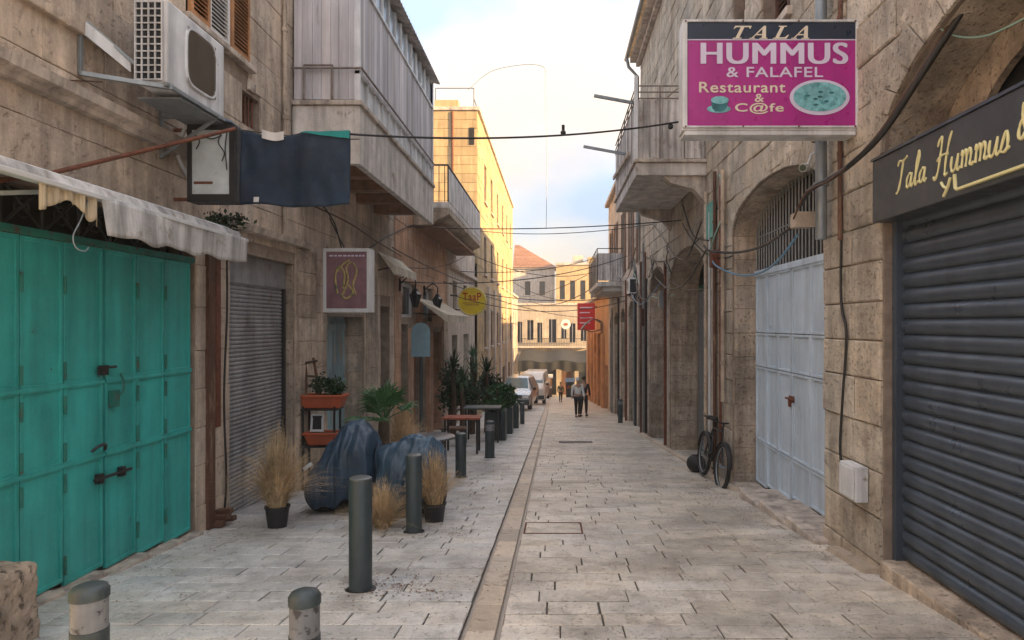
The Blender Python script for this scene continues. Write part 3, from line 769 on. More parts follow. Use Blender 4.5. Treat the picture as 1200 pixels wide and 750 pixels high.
# right roller shutter
rs = roller(br, XR+.14, -1, 1.6, 5.40, G(5.4)+.16, .86, .122, m_shutR, .034)
for yy in (1.56, 5.385): bx('shutter_guide', m_shutR, rs, XR+.06, XR+.15, yy, yy+.06, G(5.4)-.1, .9, bevel=.004)
bx('threshold', m_pinkstone, br, XR-.06, XR+.3, 1.3, 5.42, G(5.4)-.4, G(5.4)+.15, bevel=.015)
# pale blue double doors
XB = XR+.37
def blue_leaf(a, b):
    lf = thing_part('double_door_leaf', br, (XB, a, 0))
    w = (b-a)/3
    for i in range(3):
        for z0, z1 in ((-9,-1.73),(-1.72,-.63),(-.62,-.13),(-.12,.72)):
            p, q = a+i*w+.008, a+(i+1)*w-.008; zz = max(z0, G((p+q)/2)+.085); ff = fx(XB, -1)
            mb = MB(); mb.plate([[(p,zz),(q,zz),(q,z1),(p,z1)],[(p+.035,zz+.03),(q-.035,zz+.03),(q-.035,z1-.03),(p+.035,z1-.03)]], lambda u,v,w_: ff(u,v,.034-w_), .034)
            mb.add([ff(p+.01,zz+.01,.012),ff(q-.01,zz+.01,.012),ff(q-.01,z1-.01,.012),ff(p+.01,z1-.01,.012)], [(0,1,2,3)])
            mb.build('panel', m_bluedoor, lf, bevel=.003)
    return lf
lf = blue_leaf(8.56, 10.06); blue_leaf(6.68, 8.54)
mb = MB(); mb.box(XB-.04,XB-.02,8.48,8.62,-1.0,-.92); mb.tube([(XB-.05,8.42,-.96),(XB-.05,8.7,-.96)], .014, 8); mb.box(XB-.06,XB-.03,8.53,8.59,-1.06,-.96); mb.build('padlock', m_rust, lf)
mb = MB(); mb.box(XB+.03,XB+.05,6.6,10.1,-3,1.4); mb.build('door_void', m_dark, br)
bx('door_head', m_bluedoor, br, XB-.05, XB+.02, 6.66, 10.07, .72, .80, bevel=.004)
mb = MB(); yy = 6.7
while yy < 10.05:
    c, a = (oB['y0']+oB['y1'])/2, (oB['y1']-oB['y0'])/2
    zt = oB['zs']+oB['rise']*math.sqrt(max(0,1-((yy-c)/a)**2))
    mb.tube([(XB-.02,yy,.8),(XB-.02,yy,zt)], .011, 6); yy += .115
mb.tube([(XB-.02,6.66,1.3),(XB-.02,10.07,1.3)], .01, 6)
mb.build('window_grille', m_grey, br)
bx('lunette_void', m_dark, br, XB+.1, XB+.12, 6.6, 10.1, .8, 2)
ss = [(6.5,7.35),(7.355,8.3),(8.305,9.15)]
for a,b in ss: mb = MB(); mb.tone = R(); mb.box(XR-.16,XB-.02,a,b,G(9.1)-.2,G((a+b)/2)+.09); mb.build('door_step', m_trim, br, bevel=.018)
bx('door_step', m_trim, br, XR-.02, XB-.02, 9.16, 10.06, G(10)-.2, G(9.6)+.05, bevel=.015)
# recessed doors in the next bays
for o, xx in ((oC2, XR+.69), (oD2, XR+.55)):
    d = bx('metal_door', m_teald, br, xx-.02, xx+.02, o['y0']-.1, o['y1']+.1, -4.4, .9)
    w = (o['y1']-o['y0'])/6
    for i in range(6): bx('door_panel', m_grey, d, xx-.045, xx-.021, o['y0']+i*w+.02, o['y0']+(i+1)*w-.02, G(o['y1'])+.1, .75, bevel=.005)
    bx('lunette_void', m_dark, br, xx-.02, xx+.02, o['y0']-.1, o['y1']+.1, .9, 1.6)
# upper windows with shutters
for o in (oH1, oH2, oH3, oH4):
    w = bx('window', m_glassd, br, XR+.25, XR+.28, o['y0'], o['y1'], o['z0'], o['z1'])
    mb = MB(); ff = fx(XR+.2,-1); mid = (o['y0']+o['y1'])/2
    for a, b in ((o['y0'],mid-.01),(mid+.01,o['y1'])):
        mb.plate([[(a,o['z0']),(b,o['z0']),(b,o['z1']),(a,o['z1'])],[(a+.05,o['z0']+.05),(b-.05,o['z0']+.05),(b-.05,o['z1']-.05),(a+.05,o['z1']-.05)]], ff, .05)
        z = o['z0']+.08
        while z < o['z1']-.06: mb.obox((XR+.19,(a+b)/2,z), (.02,0,.014), (0,(b-a)/2-.05,0), (.003,0,-.005)); z += .07
    mb.build('louvred_shutter', m_woodbrown, w)
    bx('window_sill', m_trim, br, XR-.09, XR+.15, o['y0']-.1, o['y1']+.1, o['z0']-.1, o['z0']-.002, bevel=.01)
bx('back_wall', m_wallR, br, XR+9.8, XR+10, .6, 20.8, -4.5, 5.4)
bx('back_wall', m_wallR, br, XR+9.79, XR+9.99, 4.7, 20.8, 5.41, 9.7)
# eaves
mb = MB(); mb.plate([[(XR-.42,8.34),(XR-.42,8.42),(XR+4,9.9),(XR+4,9.8)]], lambda u,v,w:(u,4.6+w,v), 16.3); mb.build('roof', m_trim, br)
MB().plate([[(XR+.7,5.4),(XR+10,5.4),(XR+10,8.3),(XR+.7,8.3)]], lambda u,v,w:(u,4.62+w,v), .3).build('end_wall', m_wallR, br)
bx('flat_roof', m_soffit, br, XR-.05, XR+10, .6, 4.59, 5.4, 5.52)
bx('eaves_cornice', m_trim, br, XR-.34, XR-.03, 4.6, 20.86, 8.18, 8.335, bevel=.02)
bx('eaves_moulding', m_trim, br, XR-.16, XR-.031, 4.6, 20.84, 8.05, 8.178, bevel=.02)
mb = MB(); mb.tube([(XR-.46,4.6,8.36),(XR-.46,20.9,8.30)], .06, 10); mb.build('gutter', m_grey, br, smooth=40)
mb = MB(); mb.tube([(XR-.46,20.7,8.3),(XR-.40,20.7,8.0),(XR-.12,20.7,7.7),(XR-.12,20.7,3.0)], .05, 10); mb.build('drainpipe', m_grey, br, smooth=40)
# sheet metal balcony
b5 = thing_part('balcony', br, (XR, 13.6, 2.6))
x0, x1, y0, y1 = 1.43, XR-.03, 11.7, 15.6
bx('balcony_slab', m_slabstone, b5, x0, x1, y0, y1, 2.62, 2.84, bevel=.012)
bx('slab_edge_beam', m_trim, b5, x0-.04, x1, y0-.05, y1+.05, 2.842, 2.90, bevel=.01)
for yy in (y0+.06, y1-.4): 
    mb = MB(); mb.plate([[(x1,2.15),(x1,2.62),(x1-.75,2.62),(x1-.62,2.5),(x1-.2,2.38)]], lambda u,v,w:(u,yy+w,v), .26); mb.build('corbel', m_trim, b5, bevel=.01)
def ribbed(fn, L_, h0, h1, n):
    mb = MB(); pts = []
    for k in range(n+1):
        s = k/n; w = (.0,.018,.018,.0)[k%4]; pts.append((s*L_, w))
    for i, (s, w) in enumerate(pts): mb.add([fn(s,w,h0+U(-.008,.008)), fn(s,w,h1)], [])
    mb.f = [(2*i,2*i+1,2*i+3,2*i+2) for i in range(n)]
    return mb
ribbed(lambda s,w,z:(x0+s,y0+w,z), x1-x0, 2.92, 3.95, 44).build('sheet_panel', m_sheet, b5, solid=.004, fix=False)
ribbed(lambda s,w,z:(x0+w,y0+.02+s,z), y1-y0-.02, 2.92, 3.95, 120).build('sheet_panel', m_sheet, b5, solid=.004, fix=False)
mb = MB()
for z in (3.97, 4.08, 4.19): mb.tube([(x1,y0,z),(x0,y0,z),(x0,y1,z)], .013, 8)
for xx in (x0, x0+.42, x0+.85, x1-.03): mb.tube([(xx,y0,2.9),(xx,y0,4.2)], .013, 8)
k = y0
while k <= y1: mb.tube([(x0,k,2.9),(x0,k,4.2)], .013, 8); k += .65
mb.tube(spline([(x1-.7,y0-.01,3.97),(x1-.5,y0-.01,4.14),(x1-.3,y0-.01,4.14),(x1-.1,y0-.01,3.97)]), .01, 6)
mb.build('hand_rail', m_rail, b5, smooth=40)
bx('corner_post', m_whited, b5, x0-.03, x0+.03, y0-.03, y0+.03, 2.9, 4.36)
mb = MB(); mb.obox((x0-.05, y0+2.3, 3.3), (.02,0,0), (0,1.6,.12), (0,0,.04)); mb.build('loose_timber', m_pinkstone, b5)
mb = MB(); mb.bar((x0+.05,12.2,4.05),(.72,12.2,4.19),.05); mb.build('projecting_pole', m_grey, b5)
mb = MB(); mb.bar((x0+.02,13.4,3.42),(.58,13.4,3.58),.05); mb.build('projecting_pole', m_grey, b5)
# drain pipes, conduits and cables on the facade belong to it
def pipe(root, pts, r, m, name='pipe', clamps=0):
    mb = MB(); mb.tube(pts, r, 12)
    if clamps:
        p, q = Vector(pts[0]), Vector(pts[-1])
        for i in range(clamps):
            c = p.lerp(q, (i+.5)/clamps); mb.tube([c-Vector((0,0,.02)), c+Vector((0,0,.02))], r*1.3, 12)
    return mb.build(name, m, root, smooth=40)
pipe(br, [(XR-.13,6.42,4.0),(XR-.13,6.42,.82)], .055, m_grey, 'drainpipe', 3)
mb = MB(); mb.tube(spline([(XR-.13,6.42,3.6),(XR-.16,6.4,3.9),(XR-.2,6.3,4.3)]), .07, 12); mb.build('pipe_hopper', m_grey, br, smooth=50)
pipe(br, [(XR-.05,6.18,4.0),(XR-.05,6.18,.78)], .022, m_woodbrown, 'conduit', 2)
pipe(br, spline([(XR-.04,6.18,.80),(XR-.04,6.18,.2),(XR-.045,6.06,-.1),(XR-.04,6.15,-.7),(XR-.04,6.2,-1.2),(XR-.05,6.02,-1.52),(XR-.05,5.95,-1.55)]), .012, m_cable, 'wall_cable')
for (yy, zt, zb, r, m) in ((10.35,2.4,-1.2,.035,m_pinkstone),(10.55,2.2,-2.2,.022,m_rust),(10.9,2.5,-2.45,.03,m_woodbrown),(11.3,1.9,-2.4,.02,m_whited),(11.55,2.3,-2.3,.03,m_pinkstone),
                           (15.75,1.4,-2.85,.035,m_rust),(15.95,1.5,-2.9,.02,m_cable),(19.0,1.3,-3.1,.04,m_cable),(19.3,2.1,-3.1,.025,m_rust),(19.7,2.4,-3.2,.03,m_grey),(20.2,1.9,-3.3,.035,m_woodbrown)):
    pipe(br, [(XR-.05-r,yy,zt),(XR-.05-r,yy,zb)], r, m, 'pipe', 3)
# bay piers standing a little proud between the openings
for a, b in ((10.95,11.25),(15.6,15.7),(18.9,18.98)): pier(br, XR, -1, a, b, 1.2, m_trim, .06)
# kerb strip along the foot of the wall
y = 5.5
while y < 20.7:
    e = y+U(.5,.9); mb = MB(); mb.tone = R()
    if not (6.45 < e < 9.9): mb.add([(XR-.14,y+.004,G(y)+.0),(XR-.02,y+.004,G(y)),(XR-.02,e-.004,G(e)),(XR-.14,e-.004,G(e)),(XR-.13,y+.004,G(y)+.05),(XR-.02,y+.004,G(y)+.055),(XR-.02,e-.004,G(e)+.055),(XR-.13,e-.004,G(e)+.05)],[(0,3,2,1),(4,5,6,7),(0,1,5,4),(1,2,6,5),(2,3,7,6),(3,0,4,7)]).build('kerb_stone', m_channel, br)
    y = e

# ============================================================ right second and third buildings
X2 = 2.98
b6 = thing('balconied_stone_building', (X2, 28, G(28)), 'pale stone building with shuttered windows and grey balcony, beyond the near right arches', 'building')
ops6 = [dict(y0=21.4,y1=23.6,z0=-6,zs=.6,rise=.6), dict(y0=24.6,y1=26.6,z0=-6,zs=.3,rise=.6), dict(y0=27.8,y1=29.8,z0=-6,zs=.1,rise=.6), dict(y0=31,y1=33,z0=-6,zs=0,rise=.6), dict(y0=34,y1=35.6,z0=-6,zs=-.2,rise=.6)]
win6 = [dict(y0=y,y1=y+1.0,z0=2.2,z1=4.8) for y in (22.6,25.2,28,31.5,34)]
wall(b6, X2, -1, 20.85, 36.6, -5.2, 6.4, ops6+win6, m_mortar, .6)
courses(b6, X2, -1, 20.85, 36.6, 6.4, .36, .45, .9, ops6+win6, m_paleB, proud=.022, gap=.005, lim=200)
for o in ops6:
    voussoirs(b6, X2, -1, o, .28, m_pinkstone, .03, 9); jambs(b6, X2, -1, o, .45, m_pinkstone, .4)
    bx('metal_door', m_teald, b6, X2+.5, X2+.54, o['y0']-.1, o['y1']+.1, -5, 1.3)
for o in win6:
    w = bx('window', m_glassd, b6, X2+.2, X2+.24, o['y0'], o['y1'], o['z0'], o['z1'])
    bx('shutter', m_woodbrown, w, X2-.05, X2-.03, o['y0']-.48, o['y0']-.02, o['z0'], o['z1']); bx('shutter', m_woodbrown, w, X2-.05, X2-.03, o['y1']+.02, o['y1']+.48, o['z0'], o['z1'])
for yy, sg in ((20.87,1),(36.58,-1)): MB().plate([[(X2+.6,-5.2),(X2+9,-5.2),(X2+9,6.4),(X2+.6,6.4)]], lambda u,v,w:(u,yy+sg*w,v), .3).build('end_wall', m_paleB, b6)
bx('cornice', m_trim, b6, X2-.22, X2+.5, 20.85, 36.7, 6.4, 6.6, bevel=.02)
b7 = thing_part('balcony', b6, (X2, 32, 1.6))
bx('balcony_slab', m_slabstone, b7, 1.86, X2-.03, 29, 36, 1.66, 1.86, bevel=.01); bx('lower_slab', m_soffit, b7, 2.1, X2-.03, 29.1, 35.9, 1.45, 1.66)
ribbed(lambda s,w,z:(1.88+s,29.02+w,z), X2-.03-1.88, 1.9, 3.1, 40).build('sheet_panel', m_sheet, b7, solid=.005, fix=False)
ribbed(lambda s,w,z:(1.88+w,29.04+s,z), 6.9, 1.9, 3.1, 160).build('sheet_panel', m_sheet, b7, solid=.005, fix=False)
mb = MB(); mb.tube([(X2,29,3.3),(1.86,29,3.3),(1.86,36,3.3)], .02, 6)
for k in range(8): mb.tube([(1.86,29+k,1.8),(1.86,29+k,3.3)], .02, 6)
mb.build('hand_rail', m_iron, b7)
for i,(yy,zt) in enumerate(((21.1,2.2),(23.9,1.9),(24.3,2.4),(27.1,1.8),(30.3,1.2),(33.6,.8))): pipe(b6, [(X2-.08,yy,zt),(X2-.08,yy,G(yy))], .045, (m_rust,m_cable,m_grey)[i%3], 'pipe', 3)

b8 = thing('glow_painted_shop_building', (3.05, 48, G(48)), 'low plastered shop row with orange sun glow painted on, at the far right of the street', 'building')
ops8 = [dict(y0=y,y1=y+2.0,z0=-9,z1=-2.4-.08*(y-38)) for y in (37.6,41,45,49,53.5,58)]
wall(b8, 3.0, -1, 36.7, 63, -8, 1.75, ops8, m_sunglow, .5)
for o in ops8: bx('shop_door', m_woodbrown, b8, 3.35, 3.4, o['y0'], o['y1'], -8, o['z1'])
for y in (40,44,48,52.4,57): bx('pilaster', m_sunglow, b8, 2.82, 2.99, y, y+.6, -8, -.6, bevel=.02)
bx('cornice', m_trim, b8, 2.75, 3.4, 36.7, 63, 1.75, 1.95)
MB().plate([[(3.5,-8),(12,-8),(12,1.75),(3.5,1.75)]], lambda u,v,w:(u,62.98-w,v), .3).build('end_wall', m_sunglow, b8)
bx('back_wall', m_sunglow, b8, 11.8, 12, 36.7, 63, -8, 1.6)
bx('back_wall', m_paleB, b6, X2+8.8, X2+9, 20.85, 36.6, -5.2, 6.4)
bx('flat_roof', m_soffit, b6, X2+.6, X2+9, 20.85, 36.6, 6.2, 6.39)
bx('roof', m_soffit, b8, 3.4, 12, 36.7, 63, 1.6, 1.74)

# ============================================================ end of the street
b9 = thing('end_building', (0, 82, G(82)), 'weathered arcaded building with a balcony row closing the end of the street', 'building')
YE = 80.
def face(root, ye, x0, x1, z0, z1, ops, m, name='wall', th=.5): MB().plate([[(x0,z0),(x1,z0),(x1,z1),(x0,z1)]]+ops, lambda u,v,w:(u,ye+w,v), th).build(name, m, root)
rect = lambda a,b,c,d: [(a,c),(b,c),(b,d),(a,d)]
wins = [rect(x,x+w,-2.2+d,h) for x,w,d,h in ((-4.5,.6,0,.3),(-3.3,.75,.3,.5),(-2.1,.6,0,.2),(-.7,.9,0,.6),(.8,.6,.5,.3),(1.8,.7,0,.1),(3.15,.65,.2,.5))]
lows = [rect(x,x+1.6,-9,-5.2) for x in (-3.6,-1.4,.8,2.9)]
face(b9, YE, -9, 9, -9.2, 2.5, wins+lows, m_farstone)
for w in wins:
    o = bx('window', m_glassd, b9, w[0][0], w[1][0], YE+.4, YE+.45, w[0][1], w[2][1]); bx('window_frame', m_white, o, w[0][0]+.31, w[0][0]+.39, YE+.3, YE+.39, w[0][1], w[2][1])
for k, w in enumerate(lows): bx('shop_front', m_glassd if k%2 else m_woodbrown, b9, w[0][0], w[1][0], YE+.45, YE+.49, -9, -5.2)
bx('balcony', m_soffit, b9, -4.6, 4, YE-.9, YE-.003, -2.8, -2.6)
mb = MB(); k = -4.6
while k < 4: mb.tube([(k,YE-.88,-2.6),(k,YE-.88,-1.7)], .02, 5); k += .2
mb.tube([(-4.6,YE-.88,-1.7),(4,YE-.88,-1.7)], .035, 6); mb.build('balcony_railing', m_iron, b9)
bx('cornice', m_trim, b9, -9, 9, YE-.2, YE-.003, 2.3, 2.55)
b10 = thing('red_roofed_house', (-3, 96, G(85)), 'pale grey house with a sloping red tile roof rising behind the end of the street', 'house')
face(b10, 96, -12, 0, -9, 8.2, [rect(-4.3,-3.5,4.2,6.2),rect(-2.2,-1.4,4.2,6.2)], m_paleB)
MB().plate([[(-.4,-9),(-.4,8.2),(.0,8.2),(.0,-9)]], lambda u,v,w:(u,96.5+w,v), 12).build('side_wall', m_paleB, b10)
m_tile = M('red_tile', (.30,.155,.10), .8, var=.2, scale=3, bump=.3, streak=0, tone=.1)
mb = MB()
rows = 16
for r_ in range(rows):      # tile courses rising to the ridge
    t0, t1 = r_/rows, (r_+1)/rows
    def pt(s, t): 
        a = Vector((-6.0,95.6,8.15)).lerp(Vector((-6.0,100,11.9)), t); b = Vector((.35,95.6,8.15)).lerp(Vector((-5.4,100,11.9)), t); return a.lerp(b, s)
    mb.tone = R(); up = Vector((0,-.04,.08))
    mb.add([pt(0,t0)+up, pt(1,t0)+up, pt(1,t1), pt(0,t1), pt(0,t0), pt(1,t0)], [(0,1,2,3),(4,5,1,0)])
mb.add([(.35,95.6,8.15),(.35,104,8.15),(-5.4,100,11.9)],[(0,1,2)])
mb.build('roof', m_tile, b10, solid=.05, fix=False)
bx('eaves', m_trim, b10, -12, .3, 95.7, 95.99, 8.0, 8.15)
for x in (-4.3,-2.2): bx('window', m_glassd, b10, x, x+.8, 96.4, 96.45, 4.2, 6.2)
b11 = thing('sunlit_yellow_house', (3, 91, G(85)), 'sunlit yellow stone house beside the red roof at the end of the street', 'house')
w11 = [rect(x,x+.7,3.4,6.0) for x in (.7,2.1,3.5,4.9)]
face(b11, 91, .2, 9, -9, 8.4, w11, m_yellow)
for w in w11: bx('window', m_glassd, b11, w[0][0], w[1][0], 91.35, 91.4, 3.4, 6.0)
MB().plate([[(91.5,-9),(103,-9),(103,8.4),(91.5,8.4)]], lambda u,v,w:(.2+w,u,v), .4).build('side_wall', m_yellow, b11)
bx('cornice', m_trim, b11, .1, 9.1, 90.8, 90.998, 8.1, 8.4); bx('roof_hut', m_paleB, b11, 2.6, 4.0, 93, 95, 8.4, 9.6); bx('roof_hut', m_yellow, b11, 4.6, 5.6, 92, 94, 8.4, 9.3)
# ------------------------------------------------------------------ lettering helper
def letters(txt, x0, x1, z0, z1, y, m, parent, shear=0., bold=0., depth=.003, axis='x', name='lettering'):
    cu = bpy.data.curves.new('t', 'FONT'); cu.body = txt; cu.offset = bold; cu.extrude = .0; cu.shear = shear; cu.space_character = 1.08
    o = bpy.data.objects.new('t', cu); C.objects.link(o)
    me = bpy.data.meshes.new_from_object(o.evaluated_get(bpy.context.evaluated_depsgraph_get()))
    vs = [v.co.copy() for v in me.vertices]; fs = [list(p.vertices) for p in me.polygons]
    bpy.data.objects.remove(o); bpy.data.curves.remove(cu)
    ax, bx_ = min(v.x for v in vs), max(v.x for v in vs); az, bz = min(v.y for v in vs), max(v.y for v in vs)
    mb = MB()
    def f(v, d):
        s = (v.x-ax)/(bx_-ax); t = (v.y-az)/(bz-az)
        return (x0+(x1-x0)*s, y-d, z0+(z1-z0)*t)
    n = len(vs); bpy.data.meshes.remove(me)
    mb.add([f(v, depth) for v in vs], fs)
    return mb.build(name, m, parent, fix=False)
m_magenta = M('magenta_sign_film', (.40,.022,.24), .35, var=.08, scale=5, bump=.02, streak=.12)
m_navyfilm = M('navy_sign_film', (.015,.028,.055), .35, var=.1, bump=.02)
m_lav = M('lavender_letters', (.66,.60,.78), .5, var=.05, bump=0)
m_cream = M('cream_letters', (.74,.66,.54), .5, var=.05, bump=0)
m_gold = M('pale_gold_letters', (.72,.66,.34), .5, var=.06, bump=0)
m_aqua = M('aqua_print', (.20,.50,.55), .5, var=.3, scale=22, bump=0, col2=(.06,.25,.27), s2=20, t2=.56)
m_aquad = M('dark_aqua_print', (.03,.16,.19), .5, var=.3, scale=20, bump=0)
m_signb = M('charcoal_fascia', (.05,.058,.068), .45, var=.12, scale=3, bump=.04, streak=.1)
m_mauve = M('faded_mauve_print', (.22,.115,.135), .5, var=.2, scale=6, bump=.02, streak=.15)
m_yel = M('yellow_sign', (.80,.62,.03), .5, var=.1, bump=.02)
m_red = M('red_sign', (.50,.02,.02), .5, var=.12, bump=.02)
m_board = M('weathered_pale_print', (.50,.55,.56), .4, var=.14, scale=8, bump=.03, col2=(.33,.17,.12), s2=6, t2=.68, w2=.05)

# ================= magenta restaurant sign
Y0 = 5.9
def sx(px): return (px-VX)*Y0/F
def sz(py): return (VY-py)*Y0/F
t = thing('restaurant_sign', (2.0, Y0, sz(90)), 'magenta and navy hummus restaurant sign box projecting from the right wall', 'sign')
bx('sign_box', m_whited, t, sx(800), sx(1005), Y0, Y0+.20, sz(153), sz(24), bevel=.006)
bx('bottom_tray', m_whited, t, sx(802), sx(1003), Y0+.0, Y0+.2, sz(158), sz(153.3), bevel=.004)
fr = MB(); fr.plate([[(sx(800),sz(150)),(sx(1005),sz(150)),(sx(1005),sz(24)),(sx(800),sz(24))],[(sx(805),sz(148)),(sx(1002),sz(148)),(sx(1002),sz(26.5)),(sx(805),sz(26.5))]], lambda u,v,w:(u,Y0-.022+w,v), .021); fr.build('frame', m_whited, t, bevel=.003)
bx('printed_face', m_magenta, t, sx(805), sx(1002), Y0-.006, Y0-.001, sz(148), sz(47.4))
bx('navy_band', m_navyfilm, t, sx(805), sx(1002), Y0-.008, Y0-.001, sz(46.6), sz(26.5))
bx('band_rule', m_lav, t, sx(805), sx(1002), Y0-.010, Y0-.006, sz(47.6), sz(46.4))
for bxp in (803,870,935,1001):
    for bz in (26,149): MB().tube([(sx(bxp),Y0-.03,sz(bz)),(sx(bxp),Y0-.02,sz(bz))], .008, 8).build('screw', m_rust, t)
bx('face_seam', m_mauve, t, sx(903), sx(903.4), Y0-.0075, Y0-.005, sz(148), sz(47.4))
# TALA drawn in slanted roman capitals
def strokes(polys, x0, x1, z0, z1, y, m, parent, name, shear=.35):
    xs = [p[0]+p[1]*shear for q in polys for p in q]; a, b = min(xs), max(xs)
    mb = MB()
    for q in polys:
        mb.plate([[(x0+(x1-x0)*((p[0]+p[1]*shear-a)/(b-a)), z0+(z1-z0)*p[1]) for p in q]], lambda u,v,w:(u,y-w,v), .004)
    return mb.build(name, m, parent)
def Tl(o): return [[(o+.0,1),(o+.9,1),(o+.92,.78),(o+.86,.78),(o+.80,.90),(o+.54,.90),(o+.54,.08),(o+.68,.06),(o+.68,0),(o+.2,0),(o+.2,.06),(o+.34,.08),(o+.34,.90),(o+.10,.90),(o+.04,.78),(o-.02,.78)]]
def Al(o): return [[(o+.42,1),(o+.54,1),(o+.86,.07),(o+.96,.05),(o+.96,0),(o+.52,0),(o+.52,.05),(o+.64,.07),(o+.42,.8)],[(o+.42,1),(o+.43,.78),(o+.16,.07),(o+.28,.05),(o+.28,0),(o-.04,0),(o-.04,.05),(o+.08,.07)],[(o+.22,.36),(o+.57,.36),(o+.60,.27),(o+.19,.27)]]
def Ll(o): return [[(o+.0,1),(o+.45,1),(o+.45,.94),(o+.32,.92),(o+.32,.1),(o+.62,.1),(o+.74,.3),(o+.8,.3),(o+.76,0),(o+.0,0),(o+.0,.06),(o+.12,.08),(o+.12,.92),(o+.0,.94)]]
strokes(Tl(0)+Al(1.15)+Ll(2.4)+Al(3.45), sx(858), sx(948), sz(46), sz(31), Y0-.010, m_cream, t, 'lettering')
letters('HUMMUS', sx(822), sx(992), sz(75), sz(51), Y0-.008, m_lav, t, bold=.0)
for dx in (-.010,-.005,.005,.010): letters('HUMMUS', sx(822)+dx, sx(992)+dx, sz(75)-.004, sz(51)+.004, Y0-.0084-(dx+.01)*.03, m_lav, t, bold=.0)
letters('& FALAFEL', sx(851), sx(964), sz(91), sz(79), Y0-.008, m_lav, t, bold=.012)
letters('Restaurant', sx(819), sx(920), sz(109), sz(96.5), Y0-.008, m_cream, t, bold=.012)
letters('&', sx(884), sx(895), sz(120), sz(110.5), Y0-.008, m_cream, t, bold=.01)
letters('C@fe', sx(861), sx(918), sz(134), sz(121), Y0-.008, m_cream, t, bold=.015)
def disc(cx, cz, rx, rz, m, y, name, n=36):
    mb = MB(); mb.plate([[(cx+rx*math.cos(2*math.pi*k/n), cz+rz*math.sin(2*math.pi*k/n)) for k in range(n)]], lambda u,v,w:(u,y-w,v), .003); return mb.build(name, m, t)
disc(sx(960), sz(114.5), sx(995)-sx(960), sz(93.7)-sz(114.5), m_lav, Y0-.008, 'plate_print')
disc(sx(960), sz(114), (sx(995)-sx(960))*.88, (sz(93.7)-sz(114.5))*.82, m_aqua, Y0-.0115, 'hummus_print')
for k in range(7):
    a = k*2.4; r_ = .5*math.sqrt(k/7.)
    disc(sx(960+35*r_*math.cos(a)*1.1), sz(114+19*r_*math.sin(a)*1.1), .022, .010, m_aquad, Y0-.0148, 'garnish_print', 8)
disc(sx(842), sz(128), .105, .035, m_aqua, Y0-.008, 'saucer_print')
mb = MB(); mb.plate([[(sx(833),sz(119)),(sx(853),sz(119)),(sx(851),sz(127)),(sx(846),sz(131)),(sx(838),sz(131)),(sx(834),sz(127))]], lambda u,v,w:(u,Y0-.012-w,v), .003); mb.build('cup_print', m_aquad, t)
disc(sx(843), sz(118), .078, .034, m_aqua, Y0-.0155, 'cup_rim_print')
mb = MB()
mb.bar((sx(1005)-.05,Y0+.1,sz(24)+.03),(XR,Y0+.1,sz(24)+.03),.03); mb.bar((sx(985),Y0+.1,sz(24)),(XR,Y0+.25,sz(24)+.5),.012)
mb.bar((sx(1003),Y0+.1,sz(155)),(XR+.02,Y0+.1,sz(157)),.03)
mb.build('bracket', m_rust, t)
# ================= fascia sign over the right shutter
t = thing('shop_fascia_sign', (2.6, 3.4, 1.07), 'charcoal fascia board with pale gold script above the slate roller shutter', 'sign')
FXs = XR - .09
def fy(px): return (FXs)*F/(px-VX)
bx('board', m_signb, t, FXs, XR+.12, 1.35, 5.47, .83, 1.33, bevel=.008)
bx('top_trim', m_shutR, t, FXs-.012, XR+.12, 1.35, 5.475, 1.332, 1.352)
TC = dict(
 T=(.72,[[(0,.80),(.12,.95),(.35,.90),(.66,1.0)],[(.40,.90),(.34,.5),(.24,.08),(.08,-.06)]]),
 a=(.52,[[(.36,.36),(.2,.42),(.05,.25),(.08,.04),(.22,.02),(.36,.22)],[(.38,.42),(.35,.12),(.42,0),(.52,.08)]]),
 l=(.34,[[(0,.06),(.14,.35),(.28,.8),(.22,.98),(.13,.8),(.12,.1),(.2,0),(.32,.08)]]),
 H=(.86,[[(0,.78),(.1,.95),(.22,.95),(.2,.5),(.12,.1),(0,-.05),(-.08,.05)],[(.74,1.02),(.62,.75),(.54,.3),(.56,.0),(.70,.03)],[(.02,.42),(.3,.52),(.66,.50)]]),
 u=(.48,[[(0,.38),(.0,.12),(.12,.0),(.28,.14),(.32,.40)],[(.33,.40),(.31,.1),(.38,0),(.48,.06)]]),
 m=(.66,[[(0,.30),(.06,.4),(.08,.0)],[(.08,.25),(.2,.41),(.28,.3),(.28,0)],[(.28,.25),(.40,.41),(.49,.3),(.48,.06),(.56,0),(.66,.06)]]),
 s=(.40,[[(0,.03),(.18,.44),(.30,.22),(.24,.02),(.06,.02)],[(.24,.02),(.4,.08)]]))
TC['&'] = (.7, [[(.6,.0),(.2,.6),(.25,.85),(.42,.75),(.35,.55),(.06,.3),(.1,.02),(.35,.02),(.58,.35)]])
def script(txt, ystart, yend, zb, cap, r, slope=0):
    w = 0
    for ch in txt: w += .42 if ch == ' ' else TC[ch][0]+.02
    k = (ystart-yend)/w; cur = 0; mb = MB()
    for ch in txt:
        if ch == ' ': cur += .42; continue
        for st in TC[ch][1]:
            pts = spline([(FXs-.001, ystart-(cur+p[0]+p[1]*.22)*k, zb+p[1]*cap) for p in st], 5)
            mb.tube(pts, [r*(.75+.5*abs(math.sin(i*.5))) for i in range(len(pts))], 6)
        cur += TC[ch][0]+.02
    return mb.build('lettering', m_gold, t, smooth=60)
script('Tala', fy(1050), fy(1086), 1.01, .235, .0085)
script('Hummus', fy(1096), fy(1184), 1.00, .265, .0085)
script('&', fy(1193), fy(1207), 1.04, .22, .009)
mb = MB()
mb.tube(spline([(FXs-.006,fy(1104),.955),(FXs-.006,fy(1107),.92),(FXs-.006,fy(1111),.90)],4), .010, 6)
mb.tube(spline([(FXs-.006,fy(1115),.965),(FXs-.006,fy(1112),.91),(FXs-.006,fy(1107),.855)],4), .011, 6)
